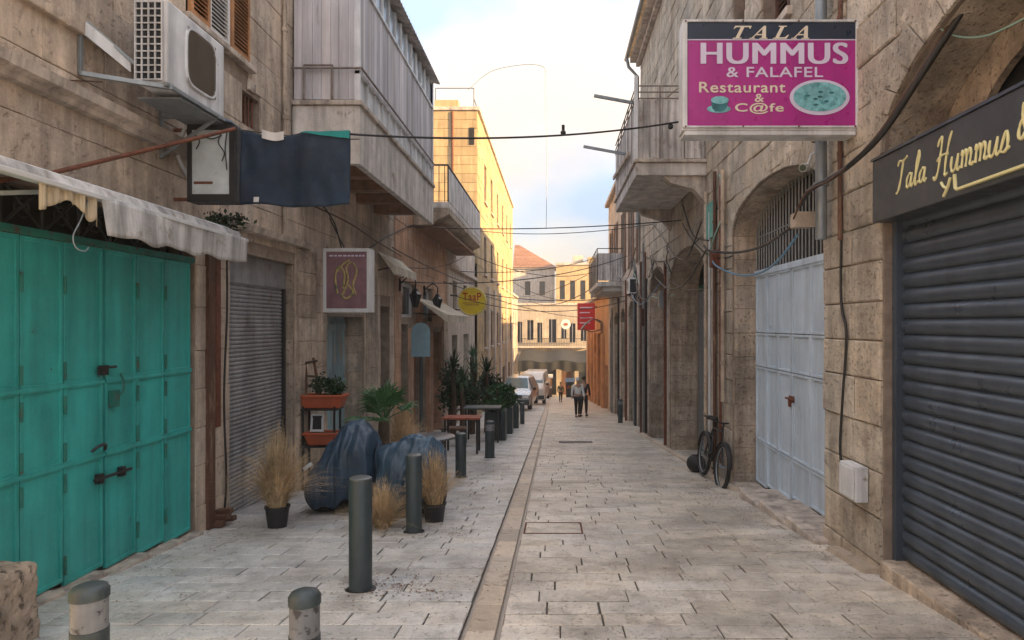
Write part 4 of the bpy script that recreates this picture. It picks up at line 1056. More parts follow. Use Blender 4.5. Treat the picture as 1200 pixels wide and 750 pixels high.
mb.tube([(FXs-.006,fy(1120),.975),(FXs-.006,fy(1121),.885),(FXs-.006,fy(1123),.872),(FXs-.006,3.3,.885),(FXs-.006,3.2,.90)], .013, 6)
mb.build('flourish', m_gold, t, smooth=60)

# ================= mauve emblem sign on the left
YM = 10.75
def sx(px): return (px-VX)*YM/F
def sz(py): return (VY-py)*YM/F
t = thing('emblem_sign', (sx(410), YM, sz(330)), 'faded mauve sign box with a golden emblem and white frame above the flower troughs', 'sign')
bx('sign_box', m_white, t, sx(379), sx(433), YM, YM+.30, sz(366), sz(291), bevel=.008)
fr = MB(); fr.plate([[(sx(379),sz(366)),(sx(433),sz(366)),(sx(433),sz(291)),(sx(379),sz(291))],[(sx(382.5),sz(361.5)),(sx(430),sz(361.5)),(sx(430),sz(295)),(sx(382.5),sz(295))]], lambda u,v,w:(u,YM-.02+w,v), .019); fr.build('frame', m_white, t, bevel=.003)
bx('printed_face', m_mauve, t, sx(382.5), sx(430), YM-.006, YM-.001, sz(361.5), sz(295))
mb = MB()
for pts in ([(396,345),(393,325),(398,312),(404,322),(402,338)],[(402,345),(408,328),(406,314),(413,308),(418,318),(414,334),(417,345)],[(400,345),(406,350),(414,343),(408,334)],[(396,318),(402,310),(410,305)]):
    mb.tube(spline([(sx(a),YM-.008,sz(b)) for a,b in pts],5), .018, 6)
mb.build('emblem', M('golden_print',(.45,.36,.14),.5,var=.3,scale=20,bump=0,col2=(.12,.17,.08),s2=16,t2=.55), t, smooth=60)
k = 386.
while k < 427: e = k+U(2,5); bx('print_line', m_lav, t, sx(k), sx(min(e,427)), YM-.009, YM-.006, sz(300.6), sz(299)); k = e+1.4
mb = MB(); mb.bar((sx(381),YM+.15,sz(291)+.02),(XL,YM+.15,sz(291)+.02),.03); mb.bar((sx(400),YM+.15,sz(291)+.02),(XL,YM+.3,sz(250)),.015); mb.build('bracket', m_iron, t)

# ================= round yellow sign, red sign, blue-grey street sign
YT = 23.5
t = thing('round_yellow_sign', (P(553,353,YT)), 'round yellow sign with dark red letters hanging above the dark greenery', 'sign')
c = P(553,353,YT); rr = 17*YT/F
mb = MB(); mb.plate([[(c.x+rr*math.cos(k*math.pi/18), c.z+rr*math.sin(k*math.pi/18)) for k in range(36)]], lambda u,v,w:(u,YT+w,v), .14); mb.build('disc', m_yel, t, bevel=.01)
mb = MB(); mb.tube([(c.x+(rr-.03)*math.cos(k*math.pi/18), YT-.005, c.z+(rr-.03)*math.sin(k*math.pi/18)) for k in range(37)], .02, 6); mb.build('rim', m_gold, t, smooth=60)
letters('TaaP', c.x-.33, c.x+.33, c.z+.02, c.z+.30, YT, m_red, t, bold=.015)
for z in (-.06,-.13): bx('print_line', m_redwood, t, c.x-.38+abs(z), c.x+.38-abs(z), YT-.004, YT-.0005, c.z+z-.012, c.z+z+.012)
MB().bar((c.x-rr,YT+.07,c.z+.2),(XL+.05,YT+.07,c.z+.2),.04).build('bracket', m_iron, t); MB().bar((c.x-rr+.1,YT+.07,c.z-.3),(XL+.05,YT+.07,c.z-.3),.04).build('bracket', m_iron, t)
c = P(687,371,47)
t = thing('red_sign', c, 'red rectangular sign with small pale lines projecting over the far right shops', 'sign')
bx('panel', m_red, t, c.x-.62, c.x+.62, 47, 47.2, c.z-.95, c.z+.95, bevel=.02)
for k in range(4): bx('print_line', m_lav, t, c.x-.45, c.x+.45-.2*(k%2), 46.98, 46.995, c.z+.6-k*.36, c.z+.68-k*.36)
MB().bar((c.x+.6,47.1,c.z+.7),(3.05,47.1,c.z+.7),.06).build('bracket', m_iron, t)
c = P(700,380,42)
t = thing('curved_dark_canopy', c, 'dark curved metal canopy above the shop doors at the far right', 'canopy')
mb = MB(); mb.grid(lambda a,b:(2.95-1.25*a, 41+3*b, c.z-.15+.6*math.sin(math.pi*(.15+.75*a))-.35*a), 12, 6); mb.build('canopy_sheet', m_iron, t, solid=.04, fix=False)
MB().tube(spline([(2.95,41,c.z-.3),(2.3,41,c.z-.45),(1.75,41,c.z-.25)],6), .04, 6).build('front_rail', m_rust, t)
c = P(493,398,14)
t = thing('street_sign', (c.x, 14, G(14)), 'arched blue grey sign plate on a thin post behind the palm', 'sign')
mb = MB(); w_ = .20
mb.plate([[(c.x-w_,c.z-.36),(c.x+w_,c.z-.36),(c.x+w_,c.z+.16)]+[(c.x+w_*math.cos(a*math.pi/10),c.z+.16+w_*math.sin(a*math.pi/10)) for a in range(1,10)]+[(c.x-w_,c.z+.16)]], lambda u,v,w:(u,14+w,v), .015)
mb.build('plate', M('blue_grey_paint',(.16,.26,.31),.5,var=.15,bump=.05), t, bevel=.003)
MB().tube([(c.x,14.05,G(14)),(c.x,14.05,c.z+.2)], .035, 10).build('post', m_boll, t, smooth=40)
# ================= light box sign, navy cloth, poles
YB = 6.45
def sx(px): return (px-VX)*YB/F
def sz(py): return (VY-py)*YB/F
t = thing('light_box', (sx(249), YB, sz(190)), 'weathered white light box in a black frame below the air conditioner', 'sign')
bx('box', m_iron, t, sx(221), sx(277), YB, YB+.16, sz(237), sz(147), bevel=.008)
bx('panel', m_board, t, sx(225), sx(272), YB-.012, YB-.001, sz(228), sz(152))
fr = MB(); fr.plate([[(sx(221),sz(237)),(sx(277),sz(237)),(sx(277),sz(147)),(sx(221),sz(147))],[(sx(226),sz(228)),(sx(270),sz(228)),(sx(270),sz(153)),(sx(226),sz(153))]], lambda u,v,w:(u,YB-.03+w,v), .029); fr.build('frame', m_iron, t, bevel=.003)
mb = MB()
for pts in ([(262,156),(258,168),(265,180),(262,190)],[(240,160),(250,164),(262,160)],[(268,156),(266,175),(268,200)],[(229,158),(236,166),(232,176)]): mb.tube(spline([(sx(a),YB-.034,sz(b)) for a,b in pts],5), .006, 5)
mb.build('torn_film', m_iron, t)
bx('print_line', m_rust, t, sx(228), sx(250), YB-.016, YB-.012, sz(216), sz(213))
mb = MB(); mb.bar((sx(222),YB+.08,sz(150)),(XL+.02,YB+.08,sz(150)),.03); mb.build('bracket', m_rust, t); MB().bar((sx(222),YB+.08,sz(232)),(XL+.02,YB+.08,sz(232)),.03).build('bracket', m_rust, t)
def drape(name, m, lab, fn, nu, nv, th=.006, loc=None, cat='cloth'):
    mb = MB(); mb.grid(fn, nu, nv); o = mb.build(name, m, None, smooth=80, solid=th, fix=False); return tag(o, lab, cat)
drape('folded_cloth', m_tarp, 'slate blue cloth bundled on top of the light box', lambda a,b:(sx(224)+a*(sx(272)-sx(224)), YB-.03+b*.22, sz(146)+.012+.085*math.sin(math.pi*a)**.6*math.sin(math.pi*(.08+.84*b))+.012*noise.noise((a*7,b*5,3))), 24, 10)
def navy(a, b):
    x = sx(279)+a*(sx(409)-sx(279)); dip = .06*math.exp(-((a-.32)/.14)**2) + .012*math.sin(math.pi*a)
    top = sz(152)-dip*(1-b)-.0; bot = sz(240)+.012*math.sin(a*6+1)
    z = top+(bot-top)*b
    return (x, YB+.05+.022*math.sin(a*17+.8*math.sin(b*2))*(.15+b)+.06*noise.noise((a*3,b*2,1))*b+ .035*math.sin(a*8-b*2.5)*b+.02*noise.noise((a*9,b*2.5,4)), z)
o = drape('hanging_cloth', m_cloth, 'dark navy cloth hanging from a line beside the light box', navy, 60, 24)
mb = MB(); mb.grid(lambda a,b: (lambda p:(p[0],p[1]-.016,p[2]+.004))(navy(.55+.445*a, .10*b*(a+.1))), 18, 4); mb.build('teal_hem', m_tealcloth, o, solid=.004, fix=False)
mb = MB(); mb.grid(lambda a,b: (lambda p:(p[0],p[1]-.02,p[2]+.05-b*.02))(navy(.20+.2*a, .10*b)), 8, 4); mb.build('pale_patch', m_white, o, solid=.004, fix=False)
mb = MB(); mb.grid(lambda a,b: (lambda p:(p[0],p[1]-.02,p[2]))(navy(.14+.05*a, .91+.07*b)), 3, 3); mb.build('pale_patch', m_white, o, solid=.004, fix=False)
o = MB().tube([P(-30,216,4.3), P(60,203,4.75), P(275,151,6.38)], .018, 10).build('rusty_pole', m_rust, smooth=40); tag(o, 'rusty pole slanting from the light box toward the camera over the awning', 'pole')
# ================= air conditioner
AX1, AX0, AY0, AY1, AZ0, AZ1 = -3.20, -3.47, 5.5, 6.45, 1.99, 2.69
t = thing('air_conditioner', (-3.35, 5.95, AZ0), 'white air conditioning unit on a bracket, high on the left wall', 'air conditioner')
bx('casing', m_whited, t, AX0, AX1, AY0, AY1, AZ0, AZ1, bevel=.018)
gy, gz = (5.78+6.26)/2, 2.35
gm = MB(); loop = []
for k in range(40):
    a = 2*math.pi*k/40; ca, sa = math.cos(a), math.sin(a); e = .45
    loop.append((gy+.25*math.copysign(abs(ca)**e,ca), gz+.255*math.copysign(abs(sa)**e,sa)))
mb = MB(); mb.plate([loop], lambda u,v,w:(AX1+.004-w*.1,u,v), .02); mb.build('fan_opening', m_glassd, t)
mb = MB(); mb.tube([(AX1+.004,a,b) for a,b in loop+loop[:1]], .016, 6)
mb.build('grille_rim', m_whited, t, smooth=50)
mb = MB()
k = gy-.235
while k < gy+.24: mb.tube([(AX1+.014,k,gz-.245),(AX1+.014,k,gz+.245)], .0032, 5); k += .018
mb.build('fan_grille', M('bronze_grille',(.16,.13,.10),.5,metal=.4,var=.1,bump=.02), t)
mb = MB(); mb.box(AX0+.02,AX1-.045,AY0-.004,AY0+.01,AZ0+.03,AZ1-.03); mb.build('coil', m_glassd, t)
mb = MB()
for k in range(12): z = AZ0+.03+k*(AZ1-AZ0-.06)/11; mb.box(AX0+.01,AX1-.035,AY0-.018,AY0-.008,z-.005,z+.005)
for k in range(5): x = AX0+.012+k*(AX1-AX0-.05)/4; mb.box(x-.006,x+.006,AY0-.019,AY0-.0075,AZ0+.02,AZ1-.02)
mb.build('coil_guard', m_whited, t)
mb = MB()
mb.bar((XL+.02,AY0-.28,AZ0-.02),(AX1+.03,AY0-.28+.3,AZ0-.03),.035); mb.bar((XL+.03,AY0-.28,AZ0-.03),(XL+.03,AY0-.28,AZ0+.45),.03); mb.bar((XL+.03,AY0-.28,AZ0+.42),(AX0,AY0+.0,AZ0+.16),.02,.03)
mb.bar((XL+.02,AY1-.15,AZ0-.025),(AX1+.03,AY1-.15,AZ0-.025),.035); mb.bar((XL+.03,AY1-.15,AZ0-.4),(AX1,AY1-.15,AZ0-.04),.028)
mb.bar((AX1+.01,AY0-.05,AZ0-.02),(AX1+.01,AY1+.1,AZ0-.02),.03); mb.bar((XL+.03,AY1-.15,AZ0-.42),(XL+.03,AY1-.15,AZ0+.1),.03)
mb.build('bracket', m_grey, t, bevel=.003)
mb = MB(); mb.obox((XL+.16,AY0-.15,AZ0+.24),(.10,.13,-.10),(0,.004,0),(0,0,.055)); mb.build('bracket_plate', m_whited, t)
bx('drip_tray', m_grey, t, AX0-.1, AX1, AY0+.2, AY1+.05, AZ0-.06, AZ0-.045)
mb = MB(); mb.tube(spline([(AX0,AY1-.1,AZ0+.1),(AX0-.1,AY1+.05,AZ0+.02),(XL+.04,AY1+.1,AZ0-.3),(XL+.04,AY1+.3,AZ0-.5)]), .02, 8); mb.build('refrigerant_hose', m_white, t, smooth=60)

# ================= awnings
m_awn = M('grimy_white_awning', (.54,.53,.52), .6, var=.18, scale=4, bump=.1, streak=.5, col2=(.28,.24,.20), s2=6, t2=.62, w2=.08)
t = thing('retracted_awning', (-3.3, 5, .9), 'retracted dirty white awning with torn valance above the teal doors', 'awning')
mb = MB(); mb.tube([(-3.42,2.6,1.0),(-3.42,6.93,.96)], .055, 14); mb.build('roller_tube', m_whited, t, smooth=50)
mb = MB(); mb.plate([[(-3.7,1.10),(-3.30,1.02),(-3.26,.95),(-3.28,.94),(-3.34,1.0),(-3.7,1.075)]], lambda u,v,w:(u,2.6+w,v-.012*w), 4.36); mb.build('hood', m_awn, t, bevel=.004)
mb = MB(); mb.bar((-3.23,2.6,.925),(-3.23,6.98,.875),.045,.035); mb.build('front_bar', m_white, t, bevel=.006)
def val(a,b): 
    y = 4.72+a*(6.95-4.72) ; return (-3.215+.012*math.sin(a*9)+.02*b*math.sin(a*5+1), y-.04*(1-a)*b*(-1), .905-.013*a-(.27+.018*math.sin(a*31)*math.sin(a*7))*b*(1-.04*a)+.006*math.sin(a*20)*b)
mb = MB(); mb.grid(val, 40, 8); mb.build('plastic_valance', m_awn, t, smooth=80, solid=.004, fix=False)
m_stripe = M('striped_canvas', (.52,.43,.30), .85, var=.25, scale=9, bump=.15, stretch=(1,9,.15), col2=(.16,.12,.08), s2=1.6, t2=.60, w2=.03)
def val2(a,b):
    y = 4.18+a*.56; return (-3.24+.018*math.sin(a*30), y, .915-(.15+.05*math.sin(a*6+2)+.025*math.sin(a*40)*a)*b)
mb = MB(); mb.grid(val2, 40, 6); mb.build('torn_valance', m_stripe, t, smooth=80, solid=.003, fix=False)
for p, q in (((-3.7,6.8,.9),(-3.25,6.9,.90)),((-3.7,3.2,1.0),(-3.25,3.3,.95)),((-3.66,4.1,.80),(-3.3,4.5,.90))): MB().bar(p, q, .028).build('folding_arm', m_grey, t)
mb = MB(); mb.tube(spline([(-3.24,4.62,.86),(-3.26,4.58,.72),(-3.27,4.52,.60),(-3.25,4.52,.52),(-3.22,4.56,.50),(-3.22,4.6,.53)]), .005, 6); mb.build('crank_hook', m_grey, t, smooth=60)
def shop_awning(name, lab, y0, y1, zt, drop, reach, m, scal=True, grp=None):
    t = thing(name, (XL+reach/2, (y0+y1)/2, zt-drop), lab, 'awning', grp)
    mb = MB(); mb.grid(lambda a,b:(XL+.06+reach*b, y0+(y1-y0)*a, zt-drop*b-.03*math.sin(math.pi*b)), 8, 6); mb.build('canopy', m, t, solid=.01, fix=False)
    mb = MB(); mb.grid(lambda a,b:(XL+.06+reach+.005*math.sin(a*30), y0+(y1-y0)*a, zt-drop-b*(.2-(.05*abs(math.sin(a*math.pi*7)) if scal else 0))), 56, 3); mb.build('valance', m, t, solid=.008, fix=False)
    mb = MB(); mb.grid(lambda a,b:(XL+.06+reach*b, y0, zt-drop*b-a*.2*b), 3, 6); mb.build('side_flap', m, t, solid=.008, fix=False)
    mb = MB(); mb.tube([(XL,y0+.03,zt-.4),(XL+reach,y0+.03,zt-drop-.02)], .015, 6); mb.tube([(XL,y1-.03,zt-.4),(XL+reach,y1-.03,zt-drop-.02)], .015, 6); mb.build('support_arm', m_iron, t)
m_canvas = M('cream_canvas', (.58,.52,.42), .8, var=.15, scale=6, bump=.1, streak=.3)
shop_awning('small_awning', 'short scalloped off white awning beside the mauve sign', 13.9, 16.1, 1.52, .30, .35, m_canvas)
shop_awning('cream_awning', 'cream canvas awning over the red brown door, left of the yellow sign', 17.6, 22.2, .70, .45, .85, m_canvas, False)
# lanterns in front of the two windows
pl = None
for i, (yy, lab) in enumerate(((16.0,'black wall lantern nearest the short scalloped awning'),(19.0,'black wall lantern above the cream awning'))):
    if pl is None:
        t = thing('wall_lantern', (-3.35, yy, .6), lab, 'lantern', 'wall lanterns on the orange building')
        mb = MB(); mb.lathe([(.05,-.2),(.13,.10),(.15,.12),(.02,.24)], 6, (-3.35,yy,.6)); mb.build('lantern_glass', m_glassd, t)
        mb = MB()
        for k in range(6):
            a = k*math.pi/3; mb.tube([(-3.35+.055*math.cos(a),yy+.055*math.sin(a),.4),(-3.35+.135*math.cos(a),yy+.135*math.sin(a),.70),(-3.35+.02*math.cos(a),yy+.02*math.sin(a),.86)], .012, 5)
        mb.tube(spline([(-3.35,yy,.86),(-3.35,yy,1.05),(-3.5,yy,1.15),(XL+.02,yy,.95)]), .018, 6); mb.tube([(XL+.03,yy,.8),(XL+.03,yy,1.1)], .03, 6)
        mb.build('frame', m_iron, t); pl = t
    else: dup(pl, (-3.35, yy, .6), label=lab)

# ================= bollards
def bollard(name, loc, h, r, kind, lab, rz=0):
    t = thing(name, loc, lab, 'bollard', 'bollards along the pavement edge', rz)
    x, y, z = loc
    mb = MB()
    MB().lathe([(r+.028,-.05),(r+.028,.012),(r+.01,.02),(r+.001,.022)], 24, loc).build('base_collar', m_iron, t, smooth=40)
    if kind == 'plain':
        mb.lathe([(r,-.12),(r,h-.012),(r-.006,h-.004)], 28, loc); mb.build('post', m_boll, t, smooth=40)
        mb = MB(); mb.lathe([(r-.004,h-.006),(r-.004,h+.004),(r-.02,h+.012),(.01,h+.014)], 28, loc); mb.build('cap', m_bollcap, t, smooth=40)
    else:
        mb.lathe([(r,-.12),(r,h-.20)], 28, loc); mb.build('post', m_boll, t, smooth=40)
        mb = MB(); mb.lathe([(r-.003,h-.199),(r-.003,h-.065)], 28, loc); mb.build('reflective_band', m_reflect, t, smooth=40)
        mb = MB(); mb.lathe([(r+.002,h-.064),(r+.002,h-.03),(r-.01,h-.012),(r-.035,h-.002),(.005,h)], 28, loc); mb.build('cap', m_boll, t, smooth=40)
    return t
def gp(px, Y): return (( px-VX)*Y/F, Y, G(Y))
bollard('bollard', gp(105,2.97), .70, .076, 'band', 'short bollard with a clean grey band at the bottom left')
bollard('bollard', gp(357,2.92), .69, .067, 'band', 'short bollard with a chipped peeling white band in the foreground', 1.2)
bollard('bollard', gp(422.5,5.09), .86, .087, 'plain', 'tall dark bollard standing alone in front of the dry grass')
bollard('bollard', gp(485,7.05), .82, .084, 'plain', 'tall dark bollard between the two grass clumps and the tarpaulin')
bollard('bollard', gp(540,11.05), .735, .09, 'plain', 'dark bollard beside the right edge of the round table')
bollard('bollard', gp(574,13.9), .78, .10, 'band', 'dark bollard with a white band, nearest the grey planters')
bollard('bollard', gp(612,25), .80, .085, 'plain', 'dark bollard just in front of the parked silver car')
bollard('bollard', gp(727,25.6), .92, .09, 'band', 'pale topped bollard at the foot of the right wall')

# ================= plants
def ribbon(mb, pts, w0):
    n = len(pts); vs = []
    d = (pts[-1]-pts[0]); side = Vector((-d.y, d.x, 0)); side = side.normalized() if side.length > 1e-5 else Vector((1,0,0))
    side = (side + Vector((U(-.6,.6),U(-.6,.6),0))).normalized()
    for i, p in enumerate(pts):
        w = w0*(1-i/(n-1))**.7*.5 + .0004; vs += [p-side*w, p+side*w]
    mb.add(vs, [(2*i,2*i+1,2*i+3,2*i+2) for i in range(n-1)])
def grass_pot(loc, h, spread, nblades, lab, pot=True, potr=.10, poth=.20, lean=(0,0), grp='dry golden grass plants around the tarpaulins'):
    t = thing('potted_grass', loc, lab, 'plant', grp); L = Vector(loc)
    if pot:
        mb = MB(); mb.lathe([(potr*.78,0),(potr,poth-.02),(potr*1.08,poth-.02),(potr*1.08,poth),(potr*.95,poth),(potr*.9,poth-.03)], 20, loc); mb.build('pot', m_pot, t, smooth=40)
    base = poth-.02 if pot else 0
    mb = MB()
    for i in range(nblades):
        a = U(0,2*math.pi); s = spread*abs(random.gauss(0,.85)); s = min(s, spread*1.9); hh = h*U(.45,1.05)*(1-.22*min(1.6,s/spread))
        r0 = potr*.7*R(); p0 = L+Vector((r0*math.cos(a), r0*math.sin(a), base)); tip = s*Vector((math.cos(a), math.sin(a), 0)) + Vector((lean[0],lean[1],0))*hh
        pts = []
        for k in range(6):
            q = k/5; pts.append(p0 + tip*(q**1.45) + Vector((0,0,hh*(q - (.28*q**3)*min(1.5,s/spread+.1)))) + Vector((U(-1,1),U(-1,1),U(-.6,.4)))*.022*q*(k>2))
        ribbon(mb, pts, U(.0035,.010))
        if R() < .35:      # seed head
            d = (pts[-1]-pts[-2]).normalized()
            for j in range(6):
                c = pts[-2]+(pts[-1]-pts[-2])*(j/5); v = Vector((U(-1,1),U(-1,1),U(-.2,1))).normalized()*.018
                ribbon(mb, [c, c+v*.6+d*.006, c+v+d*.014], .003)
    mb.build('grass_blades', m_drygrass, t, fix=False, kind='stuff')
    return t
def at(px, Y, dz=0): return ((px-VX)*Y/F, Y, G(Y)+dz)
grass_pot(at(325,7.3), .98, .40, 1150, 'tall dry golden grass in a black pot before the roller shutter', potr=.125, poth=.24)
grass_pot(at(509,7.6), .72, .27, 650, 'dry grass in a black pot just right of the second tall bollard', potr=.13, poth=.22)
grass_pot(at(448,7.25), .58, .34, 800, 'broad dry grass tuft between the two tarpaulins, behind the nearest tall bollard', pot=False)
grass_pot(at(470,9.3), 1.0, .34, 800, 'brown rounded grass clump behind the blue tarpaulins near the palm', potr=.14, poth=.5)
def leafy(mb, c, rad_, n, size, flat=.5, clump=7):
    cs = [Vector((U(-1,1),U(-1,1),U(-1,1)))*.62 for _ in range(clump)]
    for _ in range(n):
        q = random.choice(cs) + Vector((random.gauss(0,.27),random.gauss(0,.27),random.gauss(0,.27)))
        if q.length > 1.25: continue
        p = Vector((c[0]+q.x*rad_[0], c[1]+q.y*rad_[1], c[2]+q.z*rad_[2]))
        a = Vector((U(-1,1),U(-1,1),U(-flat,1))).normalized(); b = a.cross(Vector((U(-1,1),U(-1,1),U(-1,1)))).normalized()
        s = size*U(.6,1.4)
        mb.add([p, p+a*s*.5+b*s*.28, p+a*s, p+a*s*.5-b*s*.28], [(0,1,2,3)])
# fan palm
loc = at(449, 8.9)
t = thing('fan_palm', loc, 'green fan palm in a dark pot behind the blue tarpaulins', 'palm')
mb = MB(); mb.lathe([(.15,0),(.2,.32),(.21,.34),(.18,.34)], 20, loc); mb.build('pot', m_pot, t, smooth=40)
mb = MB(); mb.tube([Vector(loc)+Vector((0,0,.3)), Vector(loc)+Vector((.01,0,1.08))], [.09,.07], 10); mb.build('trunk', m_bark, t)
top = Vector(loc)+Vector((.01,0,1.06))
for i in range(15):
    a = i*2.399+.3; el = rad(U(2,62)) if i > 3 else rad(U(60,80)); mb = MB()
    d = Vector((math.cos(a)*math.cos(el), math.sin(a)*math.cos(el), math.sin(el))); fl = U(.22,.31)
    hub = top + d*fl; mb.tube([top, top+d*fl*.5+Vector((0,0,.02)), hub], .008, 5)
    side = d.cross(Vector((0,0,1))).normalized(); up = side.cross(d).normalized()
    for k in range(15):
        th = rad(-78+k*11); v = d*math.cos(th)+side*math.sin(th)+up*.10; ll = U(.28,.37)*(1-.15*abs(th))
        p1 = hub+v*ll*.55+up*.02; p2 = hub+v*ll-Vector((0,0,.06)); w = up.cross(v).normalized()*.015
        mb.add([hub, p1-w, p2, p1+w, p1+up*.012], [(0,1,4),(0,4,3),(1,2,4),(4,2,3)])
    mb.build('frond', m_leaf, t, fix=False)
# yucca and dark shrubs with flowers by the far cafe
def shrub(name, c, r3, n, size, m, lab, stem=True, flowers=0, grp=None, cat='shrub'):
    t = thing(name, (c[0], c[1], G(c[1])), lab, cat, grp)
    if stem:
        mb = MB()
        for k in range(5): mb.tube(spline([(c[0]+U(-.05,.05),c[1]+U(-.05,.05),G(c[1])), (c[0]+U(-.3,.3)*r3[0],c[1]+U(-.3,.3)*r3[1],(G(c[1])+c[2])/2), (c[0]+U(-.6,.6)*r3[0],c[1]+U(-.6,.6)*r3[1],c[2]+U(0,.5)*r3[2])]), .03, 6)
        mb.build('stem', m_bark, t)
    mb = MB(); leafy(mb, c, r3, n, size, clump=12); mb.build('foliage', m, t, fix=False, kind='stuff')
    if flowers: mb = MB(); leafy(mb, c, (r3[0]*1.05,r3[1]*1.05,r3[2]*1.05), flowers, size*.8, clump=9); mb.build('flowers', m_flower, t, fix=False, kind='stuff')
    return t
shrub('flowering_shrub', P(529,455,19.0), (.34,.45,.7), 1300, .11, m_leafd, 'dark shrub with crimson flowers beside the orange plastered pier', flowers=60)
shrub('dark_shrub', P(551,462,20.0), (.55,.6,.45), 2000, .11, m_leafd, 'broad dark green shrub under the spiky yucca')
shrub('dark_shrub', P(574,458,21.5), (.40,.5,.5), 1400, .11, m_leafd, 'dark green shrub with a few red flowers, left of the parked cars', flowers=30)
shrub('bright_shrub', P(586,461,20.5), (.42,.3,.30), 1300, .12, m_leaf, 'bright green leafy plant spilling over the grey planters')
c = P(553,418,20.2); t = thing('yucca', (c.x, c.y, G(c.y)), 'spiky yucca rising above the dark shrubs below the yellow sign', 'yucca')
mb = MB(); mb.tube([(c.x,c.y,G(c.y)),(c.x+.05,c.y,c.z-1),(c.x,c.y,c.z)], [.10,.08,.06], 8); mb.build('trunk', m_bark, t)
mb = MB()
for hz in (0,-.45,-.85):
    for i in range(46):
        a = U(0,6.28); el = rad(U(-25,85)); d = Vector((math.cos(a)*math.cos(el), math.sin(a)*math.cos(el), math.sin(el))); l = U(.38,.6)
        o = Vector((c.x+.02,c.y,c.z+hz)); ribbon(mb, [o, o+d*l*.5+Vector((0,0,.02)), o+d*l-Vector((0,0,.08*(1-math.sin(el))))], .045)
mb.build('leaves', M('yucca_leaf',(.06,.14,.07),.5,var=.4,scale=8,bump=0), t, fix=False, kind='stuff')
for px, py, Y, sc_, lab in ((531,432,18.6,.85,'spiky dark palm like plant beside the orange pier'),(570,436,20.8,.9,'spiky dark plant left of the parked silver car'),(541,448,18.4,.7,'small spiky plant low between the pier and the yucca')):
    c = P(px,py,Y); t = thing('spiky_plant', (c.x, c.y, G(c.y)), lab, 'plant', 'spiky plants before the pale wall')
    MB().tube([(c.x,c.y,G(c.y)),(c.x+.03,c.y,(G(c.y)+c.z)/2),(c.x,c.y,c.z)], [.08,.07,.05], 8).build('trunk', m_bark, t)
    mb = MB()
    for i in range(70):
        a = U(0,6.28); el = rad(U(-35,85)); d = Vector((math.cos(a)*math.cos(el), math.sin(a)*math.cos(el), math.sin(el))); l = U(.5,.85)*sc_
        ribbon(mb, [c, c+d*l*.5+Vector((0,0,.04)), c+d*l-Vector((0,0,.16*(1-math.sin(el))))], .05)
    mb.build('leaves', m_leafd if px != 541 else m_leaf, t, fix=False, kind='stuff')
# grey box planters
pl = None
for i, (px, Y) in enumerate(((582,18.2),(591,20.4),(599,22.8))):
    lab = ('grey box planter nearest the banded bollard','grey box planter in the middle of the row under the bright plant','farthest grey box planter, nearest the cars')[i]
    if pl is None:
        loc = at(px,Y); t = thing('box_planter', loc, lab, 'planter', 'grey box planters along the pavement'); x,y,z = loc
        mb = MB(); mb.plate([[(x-.26,y-.26),(x+.26,y-.26),(x+.26,y+.26),(x-.26,y+.26)],[(x-.22,y-.22),(x+.22,y-.22),(x+.22,y+.22),(x-.22,y+.22)]], lambda u,v,w:(u,v,z+.82-w), .85); mb.build('box', m_boll, t, bevel=.01)
        bx('soil', m_bark, t, x-.22,x+.22,y-.22,y+.22,z+.6,z+.72)
        mb = MB(); leafy(mb,(x,y,z+.95),(.28,.28,.24),450,.10); mb.build('foliage', m_leaf, t, fix=False, kind='stuff'); pl = t
    else: dup(pl, at(px,Y), label=lab)

